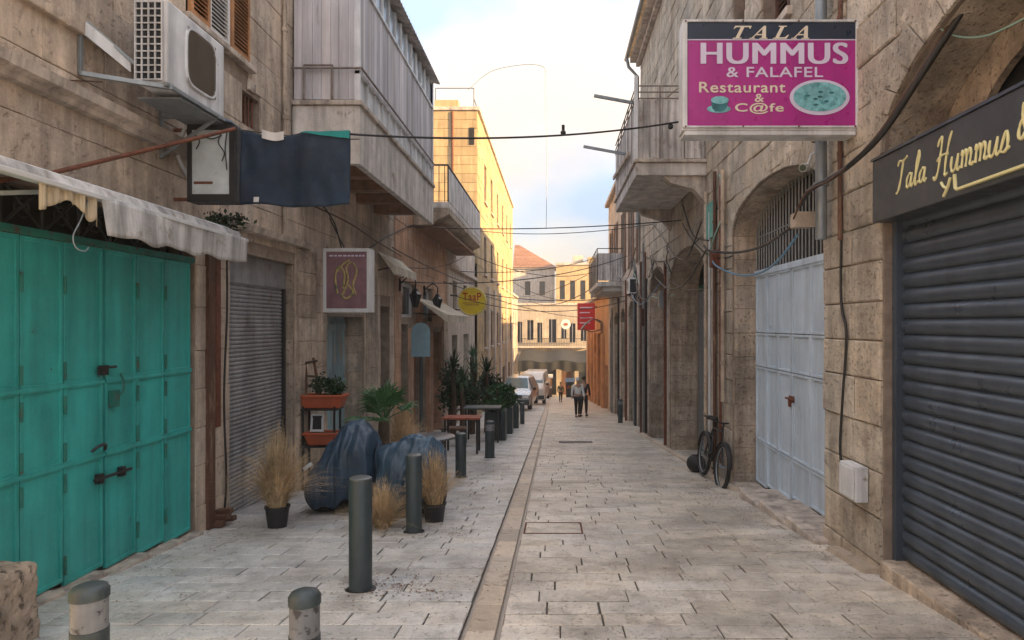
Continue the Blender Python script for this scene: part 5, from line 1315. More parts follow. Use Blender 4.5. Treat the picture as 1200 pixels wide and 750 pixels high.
# ================= tarpaulin covered motorcycles
def tarp_bike(lab, x0, x1, yc, prof, wid, m, wheels, seed):
    t = thing('covered_motorcycle', ((x0+x1)/2, yc, G(yc)), lab, 'motorcycle', 'motorcycles under tarpaulins')
    zg = G(yc)
    def hgt(a):
        for i in range(len(prof)-1):
            if prof[i][0] <= a <= prof[i+1][0]:
                q = (a-prof[i][0])/(prof[i+1][0]-prof[i][0]); q = q*q*(3-2*q); return prof[i][1]*(1-q)+prof[i+1][1]*q
        return prof[-1][1]
    def f(a, b):
        # a along the machine, b round from front hem over the ridge to back hem
        h = hgt(a); th = math.pi*b; s = math.sin(th); c_ = math.cos(th)
        end = .55+.45*min(1, 1.6*math.sin(math.pi*min(max(a,.0),1.))**.6)
        wy = wid*(.62+.38*(1-s**3))*end; hem = .17+.05*math.sin(a*8+seed)+.03*math.sin(a*23)
        z = hem + (h-hem)*s**.42
        fold = .020*math.sin(a*19+9*noise.noise((a*3,seed,b*2)))*(1-s)**.8 + .05*noise.noise((a*5+seed,b*5,2)) + .06*(abs(noise.noise((a*6,b*5,seed)))-.15) + .025*(abs(noise.noise((a*21+b*5,b*6-a*7,seed+3)))-.15)
        crease = .05*(.2-abs(noise.noise((a*5+2,b*6,seed+9))))*s
        x = x0+(x1-x0)*a + .05*noise.noise((a*3,b*4,seed+5)) + .06*(s)*(-1 if a<.5 else 1)*0
        return (x, yc-c_*(wy+fold), zg+z+crease+.4*fold*s)
    mb = MB(); mb.grid(f, 60, 44)
    for a_ in (0., 1.):      # gathered ends
        row = [f(a_, j/20) for j in range(21)]; cen = Vector((sum(p[0] for p in row)/21+(-.05 if a_ == 0 else .05), yc, zg+hgt(a_)*.45))
        mb.add(row+[cen], [(j,j+1,21) for j in range(20)])
    mb.build('cover', m, t, smooth=70, solid=.006, fix=False)
    for xx in wheels:
        w = MB(); n = 28
        w.tube([(xx+.24*math.cos(2*math.pi*k/n), yc-.03, zg+.25+.24*math.sin(2*math.pi*k/n)) for k in range(n+1)], .055, 10, caps=False)
        wo = w.build('wheel', m_rubber, t, smooth=60)
        h_ = MB(); h_.tube([(xx,yc-.10,zg+.25),(xx,yc+.05,zg+.25)], .045, 12); 
        for k in range(6): h_.bar((xx,yc-.03,zg+.25),(xx+.2*math.cos(k*math.pi/3),yc-.03,zg+.25+.2*math.sin(k*math.pi/3)),.022)
        h_.build('rim', m_grey, wo)
    mb = MB(); mb.box(x0+.25,x1-.25,yc-.12,yc+.12,zg+.16,zg+.36); mb.build('engine', m_iron, t, bevel=.03)
    return t
tb = tarp_bike('motorcycle under a navy tarpaulin, taller one, left of the palm', -3.02, -2.18, 8.25, [(0,.42),(.15,.60),(.32,.86),(.48,1.04),(.60,1.11),(.76,1.12),(.9,1.02),(1,.88)], .34, m_tarp, (-2.80,-2.42), 2.)
mb = MB(); mb.obox((-2.94,8.25-.33,G(8.25)+.62),(.05,0,.035),(0,.004,0),(-.012,0,.018)); mb.build('pale_strap', m_white, tb)
tarp_bike('lower motorcycle under a faded blue tarpaulin, behind the second tall bollard', -2.12, -1.36, 8.1, [(0,.80),(.2,.84),(.4,.92),(.6,.95),(.8,.92),(1,.78)], .36, m_tarp2, (-1.86,-1.60), 7.)
# ================= flower troughs and trellis on their stand
x, y = -3.45, 9.85; zg = G(y)
t = thing('plant_stand', (x, y, zg), 'dark metal plant stand holding two terracotta troughs beside the blue door', 'plant stand')
mb = MB()
for xx in (-3.68,-3.22):
    for yy in (y-.12,y+.14): mb.bar((xx,yy,zg),(xx,yy,-1.2),.025)
mb.box(-3.72,-3.18,y-.16,y+.18,-1.26,-1.235); mb.box(-3.72,-3.18,y-.16,y+.18,-1.80,-1.775)
mb.build('frame', m_iron, t)
def trough(xa, xb, yc, z0, h, lab):
    t = thing('flower_trough', ((xa+xb)/2,yc,z0), lab, 'flower box', 'terracotta troughs on the plant stand')
    mb = MB(); i = .04
    def f(u,v,w): k = w/h; return (u+(.05*(1-k))*(1 if u < (xa+xb)/2 else -1), v+(.03*(1-k))*(1 if v < yc else -1), z0+w)
    mb.plate([[(xa,yc-.14),(xb,yc-.14),(xb,yc+.14),(xa,yc+.14)]], f, h); mb.build('trough', m_terra, t, bevel=.01)
    fr = MB(); fr.plate([[(xa-.02,yc-.16),(xb+.02,yc-.16),(xb+.02,yc+.16),(xa-.02,yc+.16)],[(xa+.03,yc-.11),(xb-.03,yc-.11),(xb-.03,yc+.11),(xa+.03,yc+.11)]], lambda u,v,w:(u,v,z0+h+w), .035); fr.build('rim', m_terra, t, bevel=.008)
    bx('soil', m_bark, t, xa+.03,xb-.03,yc-.11,yc+.11,z0+h-.001,z0+h+.015)
    return t
ta = trough(-3.76,-3.10,y,-1.23,.16,'upper terracotta trough with a small plant and a driftwood trellis')
mb = MB(); leafy(mb,(-3.30,y,-.93),(.20,.12,.14),320,.07); leafy(mb,(-3.5,y,-.90),(.12,.1,.2),150,.06); mb.build('foliage', m_leafd, ta, fix=False, kind='stuff')
tb_ = trough(-3.66,-3.16,y,-1.772,.15,'lower terracotta trough with a white framed card')
fr = MB(); fr.plate([[(-3.60,-1.58),(-3.40,-1.58),(-3.41,-1.32),(-3.59,-1.32)],[(-3.57,-1.55),(-3.43,-1.55),(-3.44,-1.35),(-3.56,-1.35)]], lambda u,v,w:(u,y-.06+w+.1*(v+1.58),v), .02); fr.build('card_frame', m_white, tb_)
mb = MB(); mb.box(-3.57,-3.43,y-.04,y-.035,-1.55,-1.35); mb.build('card', m_iron, tb_)
t = thing('wooden_trellis', (-3.62,y+.05,-1.05), 'crooked driftwood trellis leaning in the upper trough', 'trellis')
for p,q in (((-3.70,-1.05),(-3.74,-.42)),((-3.52,-1.05),(-3.60,-.50))): MB().tube([(p[0],y+.03,p[1]),((p[0]+q[0])/2+.02,y+.05,(p[1]+q[1])/2),(q[0],y+.08,q[1])], [.030,.024,.022], 7).build('rail', m_woodbrown, t)
for z,a in ((-.92,.03),(-.76,-.02),(-.58,.04)): MB().tube([(-3.74,y+.03,z),(-3.52,y+.03,z+a)], .018, 6).build('rung', m_bark, t)
# ================= cafe tables and benches
def round_table(px, Y, rx, lab, m):
    x,y,z = at(px,Y); t = thing('cafe_table', (x,y,z), lab, 'table')
    mb = MB(); mb.lathe([(rx*.97,.715),(rx,.725),(rx,.745),(rx*.97,.752)], 40, (x,y,z)); mb.build('tabletop', m, t, smooth=40)
    mb = MB(); mb.tube([(x,y,z+.03),(x,y,z+.715)], .03, 10); mb.build('column', m_iron, t, smooth=40)
    for k in range(4):
        a = k*math.pi/2+.4; MB().tube(spline([(x,y,z+.12),(x+.15*math.cos(a),y+.15*math.sin(a),z+.06),(x+.27*math.cos(a),y+.27*math.sin(a),z+.015)]), .018, 8).build('foot', m_iron, t, smooth=60)
round_table(503, 10.4, .40, 'dark round cafe table just behind the blue tarpaulins', M('dark_table_top',(.10,.10,.11),.35,var=.2,bump=.02))
def bench(px0, px1, Y, zt, lab, m, name='bench', depth=.4, cat='bench'):
    x0, x1 = (px0-VX)*Y/F, (px1-VX)*Y/F; z = G(Y); t = thing(name, ((x0+x1)/2,Y,z), lab, cat)
    n = 3
    for k in range(n): bx('top_board', m, t, x0, x1, Y+k*depth/n+.006, Y+(k+1)*depth/n-.006, z+zt-.04, z+zt, bevel=.005)
    for xx in (x0+.06, x1-.06):
        for yy in (Y+.04, Y+depth-.04): MB().bar((xx,yy,z),(xx,yy,z+zt-.04),.045).build('leg', m_iron, t)
    MB().bar((x0+.06,Y+depth/2,z+zt-.07),(x1-.06,Y+depth/2,z+zt-.07),.04).build('stretcher', m_iron, t)
bench(518, 562, 14.6, .80, 'reddish wooden bar table before the dark shrubs', m_redwood, 'bar_table', .5, 'table')
bench(543, 586, 17.3, .92, 'pale topped high table beneath the shrubs, nearest the grey planters', m_bollcap, 'high_table', .6, 'table')
bench(515, 545, 16.2, .46, 'low dark bench between the pier and the reddish bar table', m_woodbrown)
# ================= stone block, bike, boxes
mb = MB(); mb.box(-3.74,-3.22,3.70,4.18,G(4.2)-.1,G(4.0)+.47)
o = mb.build('stone_block', M('rough_block_stone',(.30,.24,.19),.9,var=.3,scale=9,bump=1.0,bscale=20,pits=.5,pitscale=18)); 
md = o.modifiers.new('bevel','BEVEL'); md.width=.05; md.segments=3
md = o.modifiers.new('sub','SUBSURF'); md.subdivision_type='SIMPLE'; md.levels=4; md.render_levels=4
tx = bpy.data.textures.new('rough','CLOUDS'); tx.noise_scale=.12; md = o.modifiers.new('rough','DISPLACE'); md.texture=tx; md.strength=.05; md.texture_coords='GLOBAL'
tag(o, 'rough brown stone block at the lower left corner before the teal doors', 'stone')
def bicycle(loc, rz, lean, lab):
    t = thing('bicycle', loc, lab, 'bicycle', None, rz); t.rotation_euler = (0, lean, rz)
    def part(nm, mb, m, par=t, sm=60): return mb.build(nm, m, par, smooth=sm, world=False)
    for nm, yy in (('front_wheel',-.52),('rear_wheel',.52)):
        w = MB(); n = 36; w.tube([(0,yy+.33*math.cos(2*math.pi*k/n),.35+.33*math.sin(2*math.pi*k/n)) for k in range(n+1)], .032, 10, caps=False)
        wo = part('wheel', w, m_rubber)
        r_ = MB(); r_.tube([(0,yy+.30*math.cos(2*math.pi*k/n),.35+.30*math.sin(2*math.pi*k/n)) for k in range(n+1)], .012, 6, caps=False); part('rim', r_, m_grey, wo)
        s_ = MB()
        for k in range(18): a = k*math.pi/9; s_.tube([(.015*(-1)**k,yy,.35),(0,yy+.3*math.cos(a),.35+.3*math.sin(a))], .002, 4)
        s_.tube([(-.05,yy,.35),(.05,yy,.35)], .02, 8); part('spokes', s_, m_grey, wo)
        f_ = MB(); f_.grid(lambda a,b:(-.035+.07*b, yy+.375*math.cos(rad(10+a*165)), .35+.375*math.sin(rad(10+a*165))+.012*math.sin(math.pi*b)), 24, 4)
        o = part('mudguard', f_, m_iron)
    fr = MB(); A=(0,-.36,.86); B=(0,.16,.84); K=(0,.06,.33); RA=(0,.52,.35); H=(0,-.38,.74)
    for p,q in ((A,B),(H,K),(B,K),(K,RA),(B,RA)): fr.tube([p,q], .017, 8)
    fr.tube([(0,-.35,.92),(0,-.38,.74),(0,-.43,.60),(0,-.52,.35)], .016, 8); fr.tube([(0,.17,.84),(0,.19,.96)], .014, 8); part('frame', fr, m_iron)
    hb = MB(); hb.tube(spline([(-.27,-.20,1.06),(-.26,-.33,1.06),(-.08,-.37,1.00),(.08,-.37,1.00),(.26,-.33,1.06),(.27,-.20,1.06)]), .013, 8); hb.tube([(0,-.35,.9),(0,-.37,1.0)], .015, 8); part('handlebar', hb, m_iron)
    sd = MB(); sd.obox((0,.22,.98),(.05,0,0),(0,.13,0),(0,0,.028)); sd.obox((0,.30,.985),(.08,0,0),(0,.06,0),(0,0,.032)); o = part('saddle', sd, m_rubber, sm=None); md = o.modifiers.new('b','BEVEL'); md.width=.02; md.segments=2
    cr = MB(); cr.tube([(.05,.06,.33),(.05,.12,.20)], .01, 6); cr.tube([(-.05,.06,.33),(-.05,0,.46)], .01, 6); cr.lathe([(.09,-.003),(.09,.003)], 20, (0,0,0)); cr.box(.03,.10,.09,.17,.185,.205); cr.box(-.10,-.03,-.04,.04,.45,.47)
    part('cranks', cr, m_iron)
    return t
bicycle((2.49, 10.62, G(10.62)), rad(2), rad(6), 'black bicycle leaning on the stone pier left of the pale blue doors')
mb = MB(); mb.grid(lambda a,b:(2.50+.17*math.cos(6.283*a)*math.sin(math.pi*(.06+.9*b))**.5, 11.75+.2*math.sin(6.283*a)*math.sin(math.pi*(.06+.9*b))**.5, G(11.75)+.30*(1-b)**1.0+.02*noise.noise((a*6,b*4,0))), 24, 12); o = mb.build('black_bag', m_rubber, smooth=60); tag(o, 'black rubbish bag between the bicycle and the brown arch', 'bag')
t = thing('meter_box', (XR-.05, 5.85, -1.35), 'small white meter box low on the stone pier beside the shutter', 'utility box')
bx('box', m_whited, t, XR-.14, XR-.03, 5.66, 5.98, -1.52, -1.22, bevel=.008); bx('door', m_whited, t, XR-.155, XR-.142, 5.68, 5.96, -1.50, -1.24, bevel=.004)
t = thing('junction_box', (XR-.06, 7.0, 1.1), 'tan junction box on the cables before the window grille', 'utility box')
c = P(941,258,6.9); bx('box', m_pinkstone, t, c.x-.10, c.x+.10, 6.85, 7.0, c.z-.075, c.z+.075, bevel=.01); bx('lid', m_channel, t, c.x-.105, c.x+.105, 6.835, 6.849, c.z-.08, c.z+.08, bevel=.004)
t = thing('security_camera', (XR-.2,6.7,1.6), 'small white security camera on the wall beside the grey drainpipe', 'camera')
c = P(944,196,6.75); mb = MB(); mb.tube([c+Vector((.05,.1,.02)), c+Vector((-.05,-.06,-.02))], .042, 14); mb.build('housing', m_white, t, smooth=40)
mb = MB(); mb.tube([c+Vector((-.05,-.06,-.02)), c+Vector((-.056,-.067,-.022))], .034, 14); mb.build('lens', m_glassd, t)
mb = MB(); mb.tube([c+Vector((.04,.06,.02)), c+Vector((.08,.06,.14)), (XR,6.82,c.z+.18)], .014, 8); mb.build('arm', m_white, t)
for i,(yy,z,w,h,lab,m) in enumerate(((10.7,1.05,.16,.28,'rust stained grey meter box nearest the pale blue doors',m_rust),(16.0,.6,.22,.4,'grey meter box high between the two brown arches',m_grey),(19.4,.2,.2,.5,'brown meter box at the far end of the arched building',m_woodbrown))):
    t = thing('meter_box', (XR-.1,yy,z), lab, 'utility box'); bx('box', m, t, XR-.19, XR-.03, yy-w/2, yy+w/2, z-h/2, z+h/2, bevel=.01); bx('door', m, t, XR-.20, XR-.192, yy-w/2+.015, yy+w/2-.015, z-h/2+.015, z+h/2-.015)
# ================= street details
t = None
mb = MB(); y0,y1=17.2,17.75; mb.add([(P(655,0,17.5).x,y0,G(y0)+.013),(P(694,0,17.5).x,y0,G(y0)+.013),(P(694,0,17.5).x,y1,G(y1)+.013),(P(655,0,17.5).x,y1,G(y1)+.013)],[(0,1,2,3)])
o = mb.build('drain_cover', m_iron, solid=.006, fix=False); tag(o, 'dark rectangular drain cover across the middle of the street', 'drain cover')
t = thing('manhole_cover', (-.05,7.2,G(7.2)), 'square stone filled manhole cover set flush in the paving', 'manhole cover')
mb = MB(); a0,a1,b0,b1 = -.33,.30,6.95,7.5
mb.plate([[(a0,b0),(a1,b0),(a1,b1),(a0,b1)],[(a0+.02,b0+.02),(a1-.02,b0+.02),(a1-.02,b1-.02),(a0+.02,b1-.02)]], lambda u,v,w:(u,v,G(v)+.0145-w), .006); mb.build('frame', m_rust, t)
mb = MB(); mb.plate([[(a0+.04,b0+.04),(a1-.04,b0+.04),(a1-.04,b1-.04),(a0+.04,b1-.04)]], lambda u,v,w:(u,v,G(v)+.0135-w), .005); mb.build('lid', m_paveR, t)
mb = MB()
def litter(cx, cy, rx, ry, n):
    for _ in range(n):
        x, y = cx+random.gauss(0,rx), cy+random.gauss(0,ry); s = U(.008,.022); a = U(0,6.28); z = G(y)+.014
        mb.add([(x,y,z),(x+s*math.cos(a),y+s*math.sin(a),z+U(0,.008)),(x+s*math.cos(a+.9),y+s*math.sin(a+.9),z+U(0,.006))],[(0,1,2)])
litter(-1.28,5.15,.22,.16,320); litter(-.9,5.3,.35,.25,120); litter(2.2,9.6,.35,.5,260); litter(2.3,7.9,.2,1.2,220); litter(-3.3,6.2,.25,1.2,200); litter(0,7,1.5,2.5,160); litter(-1.2,7.0,.3,.2,160); litter(2.45,12,.12,3,200); litter(-2.2,6,1,2,120)
tag(mb.build('dry_leaf_litter', m_leafdry, fix=False), 'scattered dry leaves and dirt crumbs on the paving', 'leaf litter', kind='stuff')

# ================= cables
def cable(pts, r, m, lab, name='cable', cat='cable', sm=True, grp=None):
    mb = MB(); mb.tube(pts, r, 7); o = mb.build(name, m, smooth=60); return tag(o, lab, cat, grp)
cable(spline([P(1160,-40,4.35),P(1120,25,4.6),P(1075,95,4.9),P(1035,155,5.2),P(1000,190,5.5),P(975,208,5.9),P(950,222,6.3),P(938,240,6.6)],8), .024, m_cable, 'thick black cable bundle sweeping down across the big arch')
cable(spline([P(1152,-40,4.4),P(1112,28,4.65),P(1068,98,4.95),P(1030,156,5.25),P(995,193,5.55),P(970,212,5.9),P(945,226,6.3),P(930,256,6.7)],8), .010, m_cableb, 'thin brown cable following the thick black bundle over the arch')
cable(spline([P(1096,30,4.7),P(1120,42,4.65),P(1150,43,4.5),P(1180,32,4.3),P(1230,5,4.1)],6), .007, m_cablegreen, 'thin pale green cable looping across the big arch soffit')
cable(spline([P(938,258,6.9),P(915,275,7.4),P(890,290,8.4),P(860,296,9.6),P(832,294,10.4),P(825,288,10.9)],6), .018, m_cable, 'black cable drooping from the junction box to the stone pier')
cable(spline([P(935,275,7.0),P(912,305,7.6),P(890,320,8.6),P(865,322,9.5),P(840,312,10.4),P(832,300,10.8)],6), .014, m_cableblue, 'blue hose hanging in a curve below the window grille')
cable(spline([P(843,205,10.8),P(850,225,10.6),P(848,250,10.5),P(838,275,10.6),P(830,300,10.9)],6), .013, m_cablegreen, 'green cable curling down the wall left of the arch')
for i,(a,lab) in enumerate((
  ([(828,292,11),(815,315,11.6),(800,335,12.6),(782,338,14),(768,325,15.5)],'black cable looping along the near brown arch'),
  ([(770,320,15.2),(762,345,16.5),(752,350,18.5),(745,330,20.5)],'brown cable looping over the farther brown arch'),
  ([(822,260,11.2),(806,300,12),(792,300,13.5),(778,280,15.5),(765,262,18)],'black cable sagging under the sheet metal balcony'),
  ([(775,330,15),(758,352,17.5),(748,356,19.5),(740,345,22)],'pale blue cable knotted above the far arches'),
  ([(800,240,12.5),(812,275,11.8),(830,282,10.8)],'short black cable hanging from the balcony slab end'),
  ([(745,290,22),(738,320,24),(730,330,27),(724,322,30)],'dark cable looping along the pale balconied building'))):
    cable(spline([P(*q) for q in a],7), .014 if i != 3 else .012, (m_cable,m_cableb,m_cable,m_cableblue,m_cable,m_cable)[i], lab)
t1 = sag(P(268,150,6.45), P(421,163,8.2), .03); cable(t1, .007, m_cable, 'taut line carrying the navy cloth from the light box to the balcony')
w = cable(sag(P(408,157,9.3), P(806,141,11.6), .16, 30), .016, m_cable, 'thick overhead cable with a small lamp crossing between the two balconies')
c = P(660,148,10.7); mb = MB(); mb.tube([c+Vector((0,0,.02)),c+Vector((0,0,-.06))], .025, 8); mb.lathe([(.02,-.06),(.045,-.09),(.04,-.13),(.01,-.14)], 12, tuple(c)); o = mb.build('hanging_lamp', m_iron, smooth=40); tag(o, 'small dark lamp hanging from the thick overhead cable', 'lamp')
c = P(786,145,11.5); mb = MB(); mb.lathe([(.02,0),(.045,-.03),(.04,-.08),(.01,-.1)], 12, tuple(c)); tag(mb.build('hanging_lamp', m_iron, smooth=40), 'small dark lamp at the right end of the overhead cable', 'lamp')
cable(sag(P(470,265,17), P(800,258,14), .12, 24), .012, m_cable, 'second overhead cable crossing below the near balconies')
cable(sag(P(558,270,25), P(770,262,18), .2, 24), .012, m_cable, 'third overhead cable from the railed balcony to the right pipes')
cable(sag(P(470,330,16), P(735,300,24), .35, 24), .014, m_cable, 'long low cable sagging toward the grey balcony')
cable(sag(P(545,340,25), P(740,346,26), .3, 24), .015, m_cable, 'low sagging cable behind the yellow sign')
cable(sag(P(520,330,22), P(690,372,47), .3, 24), .016, m_cable, 'far cable running down to the red sign')
cable(sag(P(460,290,15), P(560,335,24), .1, 16), .015, m_cableb, 'cable fixed under the small scalloped awning')
cable(spline([P(378,240,10),P(392,262,10.3),P(400,290,10.8)],6), .012, m_cable, 'black cable hanging behind the mauve sign')
cable(spline([P(365,240,9.7),P(410,262,11.5),P(440,282,13.5),P(470,300,16)],6), .014, m_cableb, 'brown cable stapled under the boarded balcony')
cable(spline([P(420,300,12.6),P(450,280,14.5),P(480,265,17),P(508,258,20)],6), .014, m_cable, 'black cable rising under the railed balcony')
cable(spline([P(0,112,4.5),P(60,95,4.95),P(120,96,5.45)],6), .006, m_cableb, 'thin pinkish wire across the cornice on the left')
cable(sag(P(600,330,60), P(660,352,60), .3, 10), .03, m_cable, 'dark cable across the lit facade at the street end')
cable([P(639,90,30),P(641,190,30),P(640,268,30)], .012, m_grey, 'thin grey wire hanging vertically against the sky', 'hanging_wire')
cable(spline([P(548,106,31),P(575,84,31),P(612,76,30.5),P(636,78,30),P(640,90,30)],6), .014, m_grey, 'thin arched wire from the golden building roof', 'arched_wire')

# ================= vehicles
m_silver = M('silver_car_paint', (.52,.54,.56), .25, metal=.5, var=.04, bump=0, coat=.6)
m_vanw = M('white_van_paint', (.72,.72,.70), .3, var=.04, bump=0, coat=.5)
m_lamp = M('headlamp_lens', (.7,.72,.74), .1, var=.05, bump=0)
m_carglass = M('windscreen_glass', (.10,.17,.20), .06, var=.2, bump=0)
def vehicle(name, loc, rz, L, Wd, prof, m, lab, cat, glass, hoodz, bumpz):
    """prof: (y, z_bottom, z_belt, z_top, half_top) stations from the front (y=0) to the back"""
    t = thing(name, loc, lab, cat, None, rz)
    mb = MB(); rings = []
    for (y, zb, zbelt, zt, ht) in prof:
        h = Wd/2; k = .93 if y in (0, L) else 1
        rings.append([(-h*k*.96,y,zb),(-h*k,y,zb+.18),(-h*k,y,zbelt-.12),(-h*k*.97,y,zbelt),(-ht,y,zt-.05),(-ht*.86,y,zt),(ht*.86,y,zt),(ht,y,zt-.05),(h*k*.97,y,zbelt),(h*k,y,zbelt-.12),(h*k,y,zb+.18),(h*k*.96,y,zb)])
    n = 12; vs = [p for r_ in rings for p in r_]; fs = []
    for i in range(len(rings)-1):
        for k in range(n): fs.append((i*n+k, i*n+(k+1)%n, (i+1)*n+(k+1)%n, (i+1)*n+k))
    fs += [tuple(range(n)), tuple((len(rings)-1)*n+k for k in reversed(range(n)))]
    mb.add(vs, fs); mb.build('body', m, t, smooth=35, world=False, bevel=.02)
    for g in glass: 
        q = MB(); q.add(g, [tuple(range(len(g)))]); q.build('windscreen' if g is glass[0] else 'side_window', m_carglass, t, world=False, solid=.012, fix=False)
    z = bumpz
    MB().box(-Wd/2+.02,Wd/2-.02,-.09,.03,z-.14,z+.12).build('bumper', m_boll, t, world=False, bevel=.03)
    g = MB().box(-Wd*.26,Wd*.26,-.035,.0,hoodz-.26,hoodz-.10).build('grille', m_iron, t, world=False, bevel=.01)
    for k in range(3): MB().box(-Wd*.25,Wd*.25,-.045,-.035,hoodz-.245+k*.05,hoodz-.232+k*.05).build('grille_bar', m_grey, g, world=False)
    for s in (-1,1):
        MB().box(min(s*Wd*.28,s*Wd*.45),max(s*Wd*.28,s*Wd*.45),-.03,.05,hoodz-.27,hoodz-.08).build('headlight', m_lamp, t, world=False, bevel=.02)
        MB().obox((s*(Wd/2+.10),1.25,hoodz+.12),(.09,0,0),(0,.05,0),(0,0,.07)).build('mirror', m_iron, t, world=False, bevel=.02)
        for yy in (.85, L-.85):
            w = MB(); w.tube([(s*(Wd/2-.20),yy,.33),(s*(Wd/2+.005),yy,.33)], .33, 24); wo = w.build('wheel', m_rubber, t, world=False, smooth=40)
            MB().tube([(s*(Wd/2+.004),yy,.33),(s*(Wd/2+.015),yy,.33)], .2, 16).build('rim', m_grey, wo, world=False)
    MB().box(-.26,.26,-.10,-.091,bumpz-.05,bumpz+.06).build('number_plate', m_white, t, world=False)
    return t
Ls = 4.5
prS = [(0,.38,.78,.86,.66),(.12,.30,.86,.96,.72),(1.0,.25,.95,1.06,.74),(1.25,.25,1.0,1.12,.74),(1.95,.25,1.05,1.66,.60),(2.3,.25,1.05,1.72,.62),(3.7,.25,1.05,1.70,.62),(4.35,.28,1.02,1.22,.66),(4.5,.38,.9,1.0,.66)]
gl = [[(-.70,1.22,1.10),(.70,1.22,1.10),(.55,1.93,1.64),(-.55,1.93,1.64)],[(.905,1.4,1.08),(.905,3.9,1.08),(.70,3.6,1.62),(.66,2.0,1.62)],[(-.905,1.4,1.08),(-.905,3.9,1.08),(-.70,3.6,1.62),(-.66,2.0,1.62)]]
vehicle('parked_car', (P(601,0,36).x,36,G(36)), rad(-5), Ls, 1.85, prS, m_silver, 'silver utility car parked facing the camera, in front of the white van', 'car', gl, .98, .5)
Lv = 4.9
prV = [(0,.40,.95,1.10,.70),(.15,.32,1.05,1.25,.76),(.7,.28,1.2,1.42,.80),(1.35,.28,1.25,2.02,.72),(1.7,.28,1.25,2.12,.74),(4.7,.28,1.25,2.12,.74),(4.9,.36,1.2,2.0,.74)]
gl = [[(-.76,.72,1.44),(.76,.72,1.44),(.66,1.36,2.0),(-.66,1.36,2.0)],[(.915,1.0,1.32),(.915,2.4,1.32),(.79,2.3,1.95),(.77,1.5,1.95)],[(-.915,1.0,1.32),(-.915,2.4,1.32),(-.79,2.3,1.95),(-.77,1.5,1.95)]]
vehicle('parked_van', (P(622,0,45).x,45,G(45)), rad(-4), Lv, 1.86, prV, m_vanw, 'white van parked behind the silver utility car', 'van', gl, 1.2, .55)

